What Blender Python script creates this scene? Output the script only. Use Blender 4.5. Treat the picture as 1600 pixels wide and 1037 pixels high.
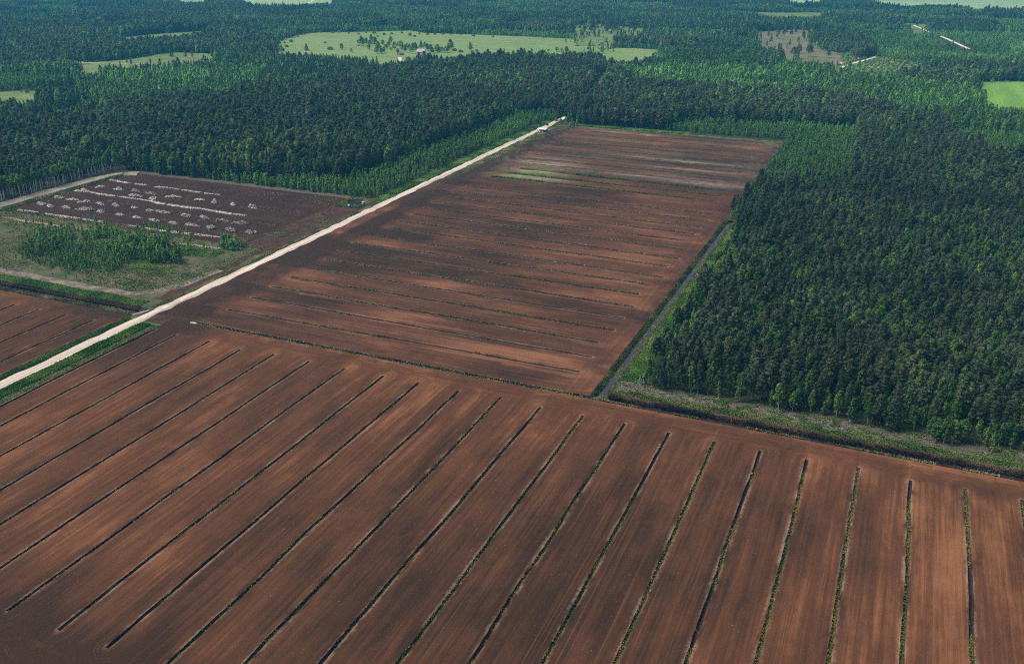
import bpy, math, random
import numpy as np
from math import sin, cos, pi, radians, hypot, atan2
rng = np.random.default_rng(7)
random.seed(7)
sc = bpy.context.scene
for o in list(bpy.data.objects):
    bpy.data.objects.remove(o)

# ------------------------------------------------------------------ camera
# world: X runs across the cut strips, Y along the gravel road, metres
CAM_H, HEAD, PITCH = 200.0, radians(23.2), radians(23.1188)
cam = bpy.data.cameras.new('camera')
cam.sensor_width = 36.0
cam.lens = 32.175
cam.clip_start = 1.0
cam.clip_end = 40000.0
camo = bpy.data.objects.new('camera', cam)
camo.location = (0, 0, CAM_H)
camo.rotation_euler = (pi / 2 - PITCH, 0, HEAD)
sc.collection.objects.link(camo)
sc.camera = camo

# ------------------------------------------------------------------ light
SUN_EL, SUN_AZ = radians(54), radians(256)          # azimuth clockwise from +Y
w = bpy.data.worlds.new('World')
sc.world = w
w.use_nodes = True
wn = w.node_tree
bg = wn.nodes['Background']
sky = wn.nodes.new('ShaderNodeTexSky')
sky.sky_type = 'NISHITA'
sky.sun_disc = False
sky.sun_elevation = SUN_EL
sky.sun_rotation = SUN_AZ
sky.air_density = 0.45
sky.dust_density = 7.0
sky.ozone_density = 1.0
wn.links.new(sky.outputs[0], bg.inputs[0])
bg.inputs[1].default_value = 0.15
sun = bpy.data.lights.new('sun', 'SUN')
sun.energy = 1.7
sun.angle = radians(22)
sun.color = (1.0, 0.95, 0.86)
suno = bpy.data.objects.new('sun', sun)
sd = (sin(SUN_AZ) * cos(SUN_EL), cos(SUN_AZ) * cos(SUN_EL), sin(SUN_EL))
from mathutils import Vector
suno.rotation_euler = Vector(sd).to_track_quat('Z', 'Y').to_euler()
suno.location = (0, 0, 500)
sc.collection.objects.link(suno)
vs = sc.view_settings
vs.view_transform = 'Standard'
vs.look = 'None'
vs.gamma = 1.0
vs.exposure = 0.04
vs.use_curve_mapping = False
sc.render.engine = 'CYCLES'
sc.cycles.filter_width = 1.1
sc.cycles.use_denoising = False
sc.cycles.max_bounces = 5
sc.cycles.diffuse_bounces = 2
sc.cycles.glossy_bounces = 2
sc.cycles.transmission_bounces = 3
sc.cycles.transparent_max_bounces = 4

# ------------------------------------------------------------------ layout in metres
OPEN = {'left_glade': [(-1422, 1265), (-1359, 1271), (-1335, 1324), (-1350, 1443), (-1249, 1462), (-1122, 1312), (-1143, 1215), (-1186, 1160), (-1197, 1137), (-1163, 1060)], 'far_left_strip': [(-1662, 1615), (-1657, 1699), (-1632, 1780), (-1596, 1851), (-1412, 1636), (-1469, 1535), (-1478, 1473)], 'left_edge_meadow': [(-1254, 922), (-1214, 952), (-1171, 984), (-1137, 1026), (-1039, 937), (-1063, 895), (-1034, 850), (-1095, 802)], 'farm_meadow': [(-1281, 1686), (-1332, 1856), (-1327, 1911), (-1235, 1968), (-1146, 2044), (-1079, 1999), (-1010, 2011), (-844, 2014), (-681, 2004), (-622, 1999), (-582, 1874), (-556, 1676), (-576, 1633), (-620, 1614), (-692, 1550), (-744, 1550), (-805, 1480), (-828, 1428), (-852, 1408), (-912, 1413), (-980, 1426), (-1053, 1395)], 'rough_meadow': [(-607, 1786), (-575, 1864), (-521, 1873), (-467, 1858), (-432, 1651), (-432, 1558), (-460, 1536), (-501, 1579)], 'scattered_clearing': [(-832, 2338), (-791, 2398), (-632, 2321), (-540, 1994), (-584, 1899), (-657, 1868)], 'clear_cut': [(-370, 2339), (-294, 2447), (-174, 2370), (-188, 2279), (-239, 2257), (-180, 1994), (-104, 1895), (-114, 1646), (-172, 1699), (-240, 1800), (-295, 1899)], 'far_strip': [(-509, 3003), (-433, 3006), (-294, 3066), (-260, 2726), (-385, 2624)], 'top_right_field': [(-307, 4374), (667, 4792), (476, 3345), (263, 3224), (216, 3145), (133, 3168), (69, 3331), (1, 3301), (-68, 3239), (-108, 3222), (-152, 3412)], 'bushy_clearing': [(-124, 1712), (-121, 1761), (-77, 1918), (6, 1856), (14, 1665), (-11, 1602), (-76, 1575), (-104, 1546)], 'green_field': [(87, 1616), (156, 1654), (266, 1709), (211, 1310), (130, 1327), (99, 1330), (92, 1373), (83, 1443)], 'road_glade': [(-467, 1424), (-480, 1541), (-451, 1466), (-412, 1311), (-403, 1260), (-414, 1269)], 'right_glade': [(-58, 2756), (4, 2738), (9, 2402), (-17, 2391), (-47, 2487)], 'top_left_field': [(-2743, 3330), (-2306, 3517), (-1811, 2701), (-1839, 2513), (-1941, 2469)], 'top_left_corner_field': [(-2956, 3239), (-2806, 3303), (-2216, 2565), (-2284, 2536)], 'top_mid_field': [(-582, 4256), (-382, 4342), (-330, 3299), (-417, 3299)]}
STAND = {'birch_left_mid': ('light', [(-1186, 1082), (-1084, 1279), (-933, 1295), (-856, 1123), (-865, 957), (-954, 862)]), 'top_right_light': ('light', [(-133, 2449), (212, 2502), (375, 2572), (283, 1865), (84, 1779), (4, 1795), (-76, 1930)]), 'mid_birch': ('light', [(-459, 1499), (-339, 1628), (-105, 1579), (60, 1516), (88, 1365), (41, 1262), (-66, 1299), (-196, 1292), (-368, 1332)]), 'spruce_belt': ('spruce', [(-1021, 1336), (-880, 1386), (-817, 1413), (-752, 1337), (-758, 1266), (-868, 1219), (-895, 1129)]), 'dark_far': ('pine', [(-2203, 1774), (-1822, 1724), (-1603, 1920), (-1248, 1629), (-1246, 1466), (-1495, 1359), (-1483, 1179)]), 'dark_far_right': ('spruce', [(-832, 2361), (-471, 2636), (-154, 2345), (-349, 2208), (-621, 2279)]), 'pine_back': ('pine', [(-406, 1227), (-363, 1313), (-273, 1324), (-142, 1327), (-66, 1299), (23, 1220), (47, 1126), (-52, 1096), (-118, 1134), (-244, 1089), (-250, 1024), (-292, 1029), (-366, 1027), (-387, 1070)]), 'pine_left': ('pine', [(-924, 670), (-918, 712), (-910, 840), (-865, 957), (-823, 1036), (-826, 1158), (-767, 1321), (-709, 1511), (-502, 1528), (-398, 1218), (-375, 1084), (-379, 1049), (-372, 950), (-378, 708), (-406, 626), (-656, 628), (-673, 470)]), 'pine_right': ('pine', [(-55, 1103), (47, 1126), (105, 974), (163, 942), (102, 383), (67, 393), (-6, 390), (-63, 392), (-105, 396), (-114, 440), (-117, 708), (-126, 1024), (-113, 1037)]), 'young_road': ('young', [(-667, 618), (-597, 648), (-545, 656), (-494, 676), (-459, 690), (-457, 713), (-450, 764), (-454, 835), (-452, 889), (-446, 979), (-445, 1051), (-418, 1088), (-388, 1074), (-393, 953), (-392, 761), (-396, 671), (-402, 634), (-472, 631), (-578, 625), (-667, 632)]), 'young_right': ('young', [(-126, 1010), (-125, 1058), (-116, 1096), (-53, 1132), (-44, 972), (-39, 838), (-58, 825), (-107, 825), (-122, 818)]), 'young_far_right': ('young', [(45, 1127), (119, 1151), (193, 1163), (170, 981), (108, 999), (67, 1043)]), 'young_back': ('young', [(-244, 1089), (-116, 1125), (-56, 1124), (-120, 1027), (-129, 1009), (-228, 1004), (-257, 1036)]), 'young_glade': ('young', [(-54, 1246), (24, 1259), (21, 1186), (-24, 1184)])}
PTS = {'farm_round': [(-1063.8, 1694.3), (-1013.3, 1636.8), (-994.5, 1644.8), (-1037.8, 1733.1), (-1001.2, 1694.1), (-972.2, 1667.2), (-966.3, 1682.7), (-923.7, 1625.4), (-902.6, 1610.4), (-932.5, 1723.5), (-889.5, 1664.7), (-858.3, 1653.5), (-1068.7, 1748.3), (-1049.1, 1700.6), (-1036.2, 1762.2), (-954.9, 1588.0), (-846.8, 1658.4), (-1084.7, 1713.0), (-1076.8, 1730.5), (-1038.2, 1705.3), (-964.0, 1584.2), (-987.5, 1660.6), (-960.4, 1634.3), (-951.0, 1663.5), (-939.2, 1668.5), (-898.4, 1673.3), (-864.0, 1627.0), (-845.2, 1647.0), (-868.1, 1711.8), (-816.3, 1696.0), (-1014.2, 1574.6), (-642.3, 1746.0), (-655.4, 1752.6), (-633.1, 1750.0), (-689.1, 1701.9), (-1062.7, 1615.6), (-961.6, 1609.2), (-925.3, 1600.7), (-920.9, 1651.2), (-867.4, 1649.5), (-1108.0, 1760.6), (-1109.4, 1805.0)], 'farm_spruce': [(-996.7, 1723.0), (-939.8, 1720.4), (-944.7, 1705.0), (-868.0, 1661.5), (-1120.5, 1578.2), (-925.1, 1674.6), (-966.3, 1709.1)], 'meadow_shrub': [(-1317.2, 1915.1), (-1280.0, 1913.2), (-1275.2, 1933.1), (-1236.5, 1914.2), (-1207.3, 1909.4), (-1207.9, 1944.1), (-1181.4, 1937.8), (-1144.4, 1919.1), (-1136.1, 1939.9), (-1122.1, 1963.2), (-1082.5, 1928.8), (-1077.2, 1965.1), (-1052.0, 1958.8), (-1035.7, 1965.8), (-1026.6, 1986.8), (-1001.7, 1980.3), (-981.3, 1989.1), (-1302.9, 1768.9), (-1281.5, 1716.0), (-1242.6, 1645.3), (-1245.9, 1701.5), (-1300.8, 1802.1), (-940.8, 1972.8), (-894.4, 1976.3), (-1199.4, 1582.8), (-1159.1, 1549.1), (-1192.6, 1612.1), (-1321.4, 1761.0), (-845.4, 1683.6), (-823.8, 1668.3), (-799.9, 1690.7), (-670.4, 1721.9), (-674.6, 1756.8), (-615.9, 1914.0), (-595.8, 1894.9), (-616.2, 1872.6), (-626.0, 1967.1), (-615.0, 1820.3), (-1163.7, 1707.6), (-1083.8, 1606.5), (-1071.1, 1691.2), (-1267.3, 1663.1), (-1242.4, 1673.8), (-1134.2, 1873.5), (-1056.9, 1906.6)], 'log_pile': [(-119.9, 1747.1), (-115.9, 1763.5), (-111.6, 1790.4), (-104.0, 1819.3), (-92.5, 1861.4), (-85.9, 1880.5)], 'far_house': [(-1907.7, 2661.1), (-1896.2, 2564.9), (-1839.5, 2872.5), (-1829.3, 2876.9), (-1811.0, 2884.7)], 'farmhouse': [(-889.7, 1627.9)], 'barn': [(-910.1, 1583.8)], 'shed': [(-381.8, 977.9)], 'tractor': [(-390.0, 1015.1)], 'bush_group': [(-432.1, 488.3), (-426.8, 487.4), (-422.6, 487.6), (-420.2, 490.2), (-421.5, 496.1), (-434.3, 493.8), (-427.6, 496.7), (-430.0, 494.0)], 'field_end_bush': [(-370.6, 1025.6), (-363.7, 1019.8), (-358.2, 1017.8), (-380.4, 1034.8), (-386.8, 1036.6), (-365.7, 1032.2), (-357.4, 1026.8)], 'willow': [(32.3, 392.0), (35.6, 391.6), (38.9, 392.4), (42.2, 395.6)], 'edge_birch': [(54.3, 391.4)], 'pond_pipe': [(-410.2, 617.8), (-404.8, 630.8)], 'culvert': [(-393.5, 372.7)], 'headwall': [(-355.2, 370.0)], 'power_pole': []}
FG_U = [-353.6, -330.8, -308.2, -288.0, -265.9, -244.4, -221.8, -201.8, -179.8, -158.2, -137.2, -116.1, -96.4, -76.0, -55.9, -36.3, -17.1, 3.2, 23.3, 43.4, 63.4]
FG_TOP = [354, 354, 352, 355, 355, 355, 355, 355, 355, 356, 355, 354, 354, 354, 354, 354, 354, 356, 355, 356, 357]
FAR_D = [(-350.6, -133.9, 395.3, 397.2), (-353.0, -134.0, 417.6, 416.4), (-351.1, -135.5, 438.1, 435.6), (-351.8, -132.5, 457.1, 455.3), (-351.4, -133.5, 476.6, 474.4), (-350.6, -133.8, 497.3, 493.8), (-353.9, -135.3, 517.2, 515.5), (-355.7, -135.8, 535.7, 535.2), (-352.4, -130.2, 558.0, 551.7), (-352.4, -134.1, 579.5, 573.5), (-351.2, -129.7, 598.9, 593.0), (-351.8, -130.8, 620.4, 614.0), (-351.0, -134.8, 639.2, 635.2), (-353.6, -132.4, 659.9, 653.3), (-354.3, -132.1, 680.2, 671.2), (-355.1, -130.8, 698.6, 692.6), (-353.3, -130.4, 719.2, 712.5), (-346, -137, 760.9, 752.4), (-338, -135, 780.2, 771.5), (-335, -133, 801.3, 792.5), (-330, -150, 823.9, 818.3), (-345, -140, 845.5, 840.6), (-340, -135, 868.6, 863.7), (-335, -160, 890.8, 885.1), (-345, -135, 912.5, 907.7), (-330, -140, 935.9, 930.6), (-345, -135, 958.5, 953.7), (-340, -150, 980.7, 975.4), (-335, -145, 1002.8, 997.5)]
CUT_D = [(-657, -440, 627, 620), (-652, -436, 583, 585), (-650, -436, 549, 545), (-648, -436, 526, 524), (-645, -440, 512, 508)]
PILES = [[(-646.9, 585.8), (-623.8, 585.1), (-606.1, 586.4), (-586.4, 585.2), (-563.1, 585.2), (-535.9, 585.7), (-518.9, 583.9), (-500.3, 584.4), (-482.3, 585.3)], [(-650.5, 571.6), (-596.4, 574.2), (-575.7, 573.8)], [(-650.9, 544.2), (-634.1, 544.2), (-618.7, 544.4), (-603.8, 543.8), (-586.6, 543.6), (-567.4, 545.1), (-551.3, 543.5), (-536.0, 543.5), (-514.0, 543.1), (-493.9, 543.1), (-475.8, 543.0), (-458.1, 542.9)], [(-647.9, 523.6), (-634.8, 521.1), (-619.0, 523.6), (-601.9, 525.4), (-583.6, 524.9), (-563.1, 524.9), (-545.1, 524.0), (-525.4, 522.9), (-508.2, 523.1), (-488.6, 523.4), (-472.4, 525.0), (-455.7, 525.9), (-438.0, 526.2)]]
ROWS = [[(-659.2, 608.7), (-528.0, 604.2)], [(-657.1, 568.7), (-469.0, 561.2)], [(-652.4, 503.2), (-555.9, 504.3)], [(-534.7, 503.6), (-449.4, 506.7)], [(-644.0, 481.6), (-554.8, 483.4), (-490.0, 483.0)], [(-465.6, 484.3), (-431.5, 485.0)]]
SCRUB = [(-561, 439), (-587, 469), (-576, 481), (-564, 494), (-534, 500), (-518, 513), (-482, 511), (-455, 483), (-436, 450), (-452, 441), (-471, 447), (-465, 420), (-486, 404), (-521, 410), (-558, 423)]
ROAD = [(-388.5, 60), (-388.5, 300), (-388.3, 380), (-387.8, 470), (-388.5, 600), (-388.9, 740), (-389.2, 873), (-389.5, 990), (-390, 1060)]
FOREST_TRACK = [(-390, 1058), (-391.4, 1091.8), (-401.5, 1200.7), (-419.7, 1306.1), (-442, 1412.9), (-457.3, 1488.3), (-462, 1540)]
LOG_ROAD = [(-118.2, 1714.4), (-115.2, 1754.0), (-95.5, 1823.0), (-73.9, 1907.9)]
FAR_ROAD = [(-24.5, 2683.5), (4.5, 2536.7), (45.0, 2362.7), (71.6, 2222.7), (89.9, 2122.4)]
FAR_SEG = [[(-14.4, 2626.0), (5.9, 2537.3)], [(43.7, 2362.1), (58.7, 2290.5)], [(70.4, 2222.2), (89.1, 2135.0)]]
FARM_ROAD = [(-890.4, 1546.8), (-856.2, 1486.6), (-813.7, 1416.3)]
GLADE_PATH = [(-1411.4, 1248.6), (-1333.5, 1261.6), (-1243.1, 1290.3)]
VILLAGE_ROAD = [(-1978.2, 2813.1), (-2104.4, 3047.7)]
FIELD_PATH = [(85.0, 1615.7), (156.1, 1661.5), (211.9, 1693.2)]

# ------------------------------------------------------------------ helpers
C = sc.collection
def link(o, parent=None):
    C.objects.link(o)
    if parent is not None:
        o.parent = parent
    return o
def npmesh(name, verts, faces, mats=(), attrs=None, midx=None, smooth=False):
    """verts Nx3, faces MxK array (K 3 or 4) or a list of lists"""
    me = bpy.data.meshes.new(name)
    verts = np.asarray(verts, dtype=np.float32)
    if isinstance(faces, np.ndarray):
        k = faces.shape[1]
        me.vertices.add(len(verts)); me.vertices.foreach_set('co', verts.ravel())
        me.loops.add(faces.size); me.loops.foreach_set('vertex_index', faces.ravel().astype(np.int32))
        me.polygons.add(len(faces))
        me.polygons.foreach_set('loop_start', np.arange(0, faces.size, k, dtype=np.int32))
        me.update(calc_edges=True)
    else:
        me.from_pydata([tuple(map(float, v)) for v in verts], [], [list(map(int, f)) for f in faces])
    for m in mats:
        me.materials.append(m)
    if midx is not None:
        me.polygons.foreach_set('material_index', np.asarray(midx, dtype=np.int32))
    if smooth:
        me.polygons.foreach_set('use_smooth', np.ones(len(me.polygons), dtype=bool))
    for k, a in (attrs or {}).items():
        at = me.attributes.new(k, 'FLOAT', 'POINT')
        at.data.foreach_set('value', np.asarray(a, dtype=np.float32))
    me.validate()
    return me
def obj(name, me, parent=None):
    return link(bpy.data.objects.new(name, me), parent)
def tag(o, label=None, cat=None, group=None, kind=None):
    if label: o['label'] = label
    if cat: o['category'] = cat
    if group: o['group'] = group
    if kind: o['kind'] = kind
    return o
def empty(name, loc, rz=0, s=1.0):
    o = bpy.data.objects.new(name, None)
    o.location = loc; o.rotation_euler = (0, 0, rz); o.scale = (s, s, s) if np.isscalar(s) else s
    o.empty_display_size = 0.5
    return link(o)
def inpoly(P, poly):
    x, y = P[:, 0], P[:, 1]
    r = np.zeros(len(P), bool)
    n = len(poly)
    for i in range(n):
        x0, y0 = poly[i]; x1, y1 = poly[(i + 1) % n]
        if y0 == y1: continue
        c = ((y0 > y) != (y1 > y)) & (x < (x1 - x0) * (y - y0) / (y1 - y0) + x0)
        r ^= c
    return r
def vnoise(x, y, seed=0):
    """smooth value noise, 0..1, vectorised"""
    xi, yi = np.floor(x).astype(np.int64), np.floor(y).astype(np.int64)
    fx, fy = x - xi, y - yi
    fx, fy = fx * fx * (3 - 2 * fx), fy * fy * (3 - 2 * fy)
    def h(a, b):
        n = (a * 374761393 + b * 668265263 + seed * 982451653) & 0xffffffff
        n = ((n ^ (n >> 13)) * 1274126177) & 0xffffffff
        return ((n ^ (n >> 16)) & 0xffff) / 65535.0
    return (h(xi, yi) * (1 - fx) + h(xi + 1, yi) * fx) * (1 - fy) + (h(xi, yi + 1) * (1 - fx) + h(xi + 1, yi + 1) * fx) * fy
def sstep(a, b, x):
    t = np.clip((x - a) / (b - a), 0, 1)
    return t * t * (3 - 2 * t)

# --- shader helpers
class NT:
    def __init__(s, name, rough=0.9, spec=0.15):
        s.m = bpy.data.materials.new(name); s.m.use_nodes = True
        s.t = s.m.node_tree
        s.b = s.t.nodes['Principled BSDF']
        s.b.inputs['Roughness'].default_value = rough
        s.b.inputs['Specular IOR Level'].default_value = spec
    def n(s, ty, **kw):
        nd = s.t.nodes.new(ty)
        for k, v in kw.items(): setattr(nd, k, v)
        return nd
    def put(s, sock, v):
        if isinstance(v, (int, float)): sock.default_value = v
        elif isinstance(v, tuple): sock.default_value = v if len(v) != 3 or sock.type == 'VECTOR' else (*v, 1)
        else: s.t.links.new(v, sock)
    def attr(s, name):
        return s.n('ShaderNodeAttribute', attribute_name=name).outputs['Fac']
    def math(s, op, a, b=0.0, c=0.0, clamp=False):
        nd = s.n('ShaderNodeMath', operation=op, use_clamp=clamp)
        for i, v in enumerate((a, b, c)): s.put(nd.inputs[i], v)
        return nd.outputs[0]
    def pos(s):
        return s.n('ShaderNodeNewGeometry').outputs['Position']
    def xyz(s, x, y, z=0.0):
        nd = s.n('ShaderNodeCombineXYZ')
        for i, v in enumerate((x, y, z)): s.put(nd.inputs[i], v)
        return nd.outputs[0]
    def scale(s, v, sc_):
        nd = s.n('ShaderNodeVectorMath', operation='MULTIPLY')
        s.put(nd.inputs[0], v); nd.inputs[1].default_value = sc_
        return nd.outputs[0]
    def noise(s, v, scale=1.0, detail=4.0, rough=0.55, dist=0.0):
        nd = s.n('ShaderNodeTexNoise')
        s.put(nd.inputs['Vector'], v)
        nd.inputs['Scale'].default_value = scale; nd.inputs['Detail'].default_value = detail
        nd.inputs['Roughness'].default_value = rough; nd.inputs['Distortion'].default_value = dist
        return nd.outputs['Fac']
    def rng(s, v, a, b, c=0.0, d=1.0, smooth=True):
        nd = s.n('ShaderNodeMapRange', interpolation_type='SMOOTHSTEP' if smooth else 'LINEAR')
        s.put(nd.inputs[0], v)
        for i, q in enumerate((a, b, c, d)): nd.inputs[i + 1].default_value = q
        return nd.outputs[0]
    def mix(s, f, a, b, mode='MIX'):
        nd = s.n('ShaderNodeMix', data_type='RGBA', blend_type=mode)
        s.put(nd.inputs[0], f); s.put(nd.inputs[6], a); s.put(nd.inputs[7], b)
        return nd.outputs[2]
    def col(s, v): s.put(s.b.inputs['Base Color'], v)
    def bump(s, h, strength=0.5, dist=0.1):
        nd = s.n('ShaderNodeBump')
        nd.inputs['Strength'].default_value = strength; nd.inputs['Distance'].default_value = dist
        s.put(nd.inputs['Height'], h)
        s.t.links.new(nd.outputs[0], s.b.inputs['Normal'])

def peat_mat(name, dry, mid, dark, pale, rough_far=False):
    """milled peat: streaks follow the lanes and turn round the ditch ends (attributes c, a), damp and dry areas plus painted cloud shade (w), crust by the ditches (d)"""
    k = NT(name, 0.95, 0.1)
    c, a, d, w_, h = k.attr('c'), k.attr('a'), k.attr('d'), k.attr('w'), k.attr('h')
    lane = k.xyz(k.math('MULTIPLY', c, 0.55), k.math('MULTIPLY', a, 0.012))
    s1 = k.noise(lane, 1.0, 5, 0.65)
    fine = k.noise(k.xyz(k.math('MULTIPLY', c, 2.6), k.math('MULTIPLY', a, 0.05), 7.0), 1.0, 4, 0.6)
    P = k.pos()
    big = k.noise(P, 0.018, 5, 0.6, 0.4)
    med = k.noise(P, 0.16, 5, 0.7)
    grain = k.noise(P, 1.4, 4, 0.75)
    patch = k.noise(k.xyz(k.math('MULTIPLY', c, 0.09), k.math('MULTIPLY', a, 0.022), 3.0), 1.0, 4, 0.6)
    # on the headlands the machines run across the ditch ends
    turn = k.noise(k.xyz(k.math('MULTIPLY', c, 0.02), k.math('MULTIPLY', a, 0.5), 17.0), 1.0, 5, 0.65)
    def hb(x, y, f):
        nd = k.n('ShaderNodeMix', data_type='FLOAT'); k.put(nd.inputs[0], k.math('MULTIPLY', h, f)); k.put(nd.inputs[2], x); k.put(nd.inputs[3], y); return nd.outputs[0]
    s1 = hb(s1, turn, 0.72); fine = hb(fine, 0.5, 0.7)
    # wetness; w_ also brings the cloud shade painted on the foreground field
    t = k.math('MULTIPLY_ADD', s1, 0.95, k.math('MULTIPLY_ADD', big, 0.6, k.math('MULTIPLY_ADD', patch, 0.95, -0.80)))
    t = k.math('ADD', t, k.math('MULTIPLY_ADD', fine, 0.34, k.math('MULTIPLY_ADD', med, 0.26, -0.30)))
    t = k.math('ADD', t, k.math('MULTIPLY_ADD', grain, 0.16, -0.08))
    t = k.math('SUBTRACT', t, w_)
    ramp = k.n('ShaderNodeValToRGB')
    e = ramp.color_ramp.elements
    e[0].position, e[0].color = 0.08, (*dark, 1)
    e[1].position, e[1].color = 0.52, (*mid, 1)
    x = e.new(0.92); x.color = (*dry, 1)
    k.put(ramp.inputs[0], t)
    col = ramp.outputs[0]
    # crust along the ditch lips, broken up along the length
    brk = k.noise(k.xyz(k.math('MULTIPLY', c, 0.25), k.math('MULTIPLY', a, 0.07), 11.0), 1.0, 3, 0.6)
    lip = k.math('MULTIPLY', k.rng(k.math('ADD', d, k.math('MULTIPLY_ADD', k.noise(P, 0.7, 5, 0.8), 4.4, -2.2)), 0.4, 2.0, 1.0, 0.0), k.rng(brk, 0.40 if not rough_far else 0.36, 0.62))
    lip = k.math('MULTIPLY', lip, k.rng(grain, 0.35, 0.6, 0.35, 1.0))
    col = k.mix(k.math('MULTIPLY', lip, 0.62 if not rough_far else 0.8), col, pale)
    # damp dark stain in other reaches of the ditch side
    damp = k.math('MULTIPLY', k.rng(k.math('ADD', d, k.math('MULTIPLY_ADD', patch, 5.0, -2.5)), 1.2, 5.0, 1.0, 0.0), k.rng(brk, 0.5, 0.34))
    col = k.mix(k.math('MULTIPLY', damp, 0.55), col, tuple(0.9 * v for v in dark))
    # crisp wheel and harrow lines
    line = k.rng(k.noise(k.xyz(k.math('MULTIPLY', c, 1.5), k.math('MULTIPLY', a, 0.006), 41.0), 1.0, 3, 0.7), 0.60, 0.64)
    col = k.mix(k.math('MULTIPLY', line, 0.22), col, dry)
    line2 = k.rng(k.noise(k.xyz(k.math('MULTIPLY', c, 1.9), k.math('MULTIPLY', a, 0.008), 51.0), 1.0, 3, 0.7), 0.61, 0.65)
    col = k.mix(k.math('MULTIPLY', line2, 0.30), col, dark)
    # scattered pale bits of wood
    bits = k.rng(k.noise(P, 1.9, 1, 0.4), 0.765, 0.80)
    col = k.mix(k.math('MULTIPLY', bits, 0.5), col, pale)
    if rough_far:
        r = k.attr('r')
        st = k.noise(k.xyz(k.math('MULTIPLY', c, 0.16), k.math('MULTIPLY', a, 0.012), 21.0), 1.0, 5, 0.7)
        st2 = k.noise(k.xyz(k.math('MULTIPLY', c, 0.28), k.math('MULTIPLY', a, 0.03), 31.0), 1.0, 5, 0.75)
        col = k.mix(k.math('MULTIPLY', r, k.rng(st, 0.45, 0.62, 0.0, 0.75)), col, (0.105, 0.088, 0.05))
        col = k.mix(k.math('MULTIPLY', r, k.rng(st2, 0.58, 0.70, 0.0, 0.85)), col, (0.045, 0.030, 0.026))
        pl = k.math('MULTIPLY', k.attr('p'), k.rng(st2, 0.38, 0.66, 1.0, 0.15), clamp=True)
        col = k.mix(k.math('MULTIPLY', pl, k.rng(med, 0.3, 0.62, 0.35, 1.0)), col, (0.40, 0.31, 0.24))
        g = k.math('MULTIPLY', k.attr('g'), k.rng(med, 0.38, 0.6))
        col = k.mix(g, col, (0.12, 0.22, 0.05))
    k.col(col)
    k.bump(k.math('ADD', k.math('MULTIPLY', fine, 1.0), k.math('MULTIPLY', grain, 0.5)), 0.6, 0.18)
    return k.m

M = {}
M['peat'] = peat_mat('milled_peat', (0.255, 0.112, 0.051), (0.108, 0.046, 0.022), (0.040, 0.022, 0.013), (0.42, 0.29, 0.22))
M['peat_far'] = peat_mat('milled_peat_far', (0.240, 0.108, 0.055), (0.100, 0.045, 0.025), (0.035, 0.021, 0.014), (0.30, 0.245, 0.15), True)
M['cutover'] = peat_mat('cutover_peat', (0.135, 0.060, 0.032), (0.060, 0.030, 0.018), (0.034, 0.019, 0.012), (0.20, 0.17, 0.15))

def simple(name, c1, c2, scale=0.3, detail=5, rough=0.9, c3=None, bump=0.0, bscale=3.0, dist=0.1, lo=0.35, hi=0.65):
    k = NT(name, rough)
    P = k.pos()
    n1 = k.noise(P, scale, detail, 0.65)
    col = k.mix(k.rng(n1, lo, hi), c1, c2)
    if c3:
        col = k.mix(k.rng(k.noise(P, scale * 4.3, 4, 0.7), 0.52, 0.66), col, c3)
    k.col(col)
    if bump: k.bump(k.noise(P, bscale, 4, 0.7), bump, dist)
    return k.m
M['floor'] = simple('forest_floor', (0.022, 0.030, 0.014), (0.05, 0.055, 0.026), 0.08, c3=(0.07, 0.06, 0.04))
M['ditch'] = simple('wet_peat_bank', (0.014, 0.010, 0.009), (0.045, 0.030, 0.024), 0.9, rough=0.75, c3=(0.07, 0.05, 0.04), bump=0.8, dist=0.2)
k = NT('road_gravel', 0.9)
P_ = k.pos(); rut = k.noise(k.scale(P_, (0.9, 0.012, 1.0)), 1.0, 4, 0.65)
cl = k.mix(k.rng(rut, 0.38, 0.62), (0.40, 0.33, 0.26), (0.74, 0.66, 0.56))
cl = k.mix(k.rng(k.noise(P_, 0.35, 6, 0.75), 0.5, 0.68), cl, (0.52, 0.44, 0.36))
cl = k.mix(k.rng(k.noise(P_, 0.06, 4, 0.7), 0.56, 0.66, 0.0, 0.5), cl, (0.36, 0.29, 0.22))
k.col(cl); k.bump(k.noise(P_, 6.0, 4, 0.7), 0.5, 0.06); M['gravel'] = k.m
M['pale_gravel'] = simple('pale_far_gravel', (0.66, 0.60, 0.52), (0.78, 0.72, 0.64), 0.05)
M['sand'] = simple('sandy_spoil', (0.24, 0.21, 0.17), (0.36, 0.32, 0.27), 0.12, c3=(0.19, 0.17, 0.13), bump=0.6, bscale=2.0)
M['verge'] = simple('verge_soil', (0.045, 0.110, 0.018), (0.095, 0.180, 0.03), 0.35, c3=(0.10, 0.10, 0.05), bump=0.8, bscale=2.2, dist=0.3)
M['bank'] = simple('heather_bank', (0.022, 0.016, 0.014), (0.060, 0.040, 0.032), 0.7, c3=(0.05, 0.05, 0.025), bump=1.0, bscale=2.5, dist=0.4)
k = NT('brash_ground', 0.9)
P_ = k.pos(); sv = k.scale(P_, (0.12, 1.1, 1.0))
cl = k.mix(k.rng(k.noise(sv, 1.0, 5, 0.7), 0.38, 0.62), (0.065, 0.055, 0.042), (0.155, 0.135, 0.112))
cl = k.mix(k.rng(k.noise(P_, 0.11, 5, 0.7), 0.50, 0.62), cl, (0.075, 0.095, 0.035))
k.col(k.mix(k.rng(k.noise(P_, 2.2, 3, 0.6), 0.66, 0.74), cl, (0.26, 0.23, 0.20))); k.bump(k.noise(P_, 2.5, 4, 0.7), 0.8, 0.2); M['slash'] = k.m
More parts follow.
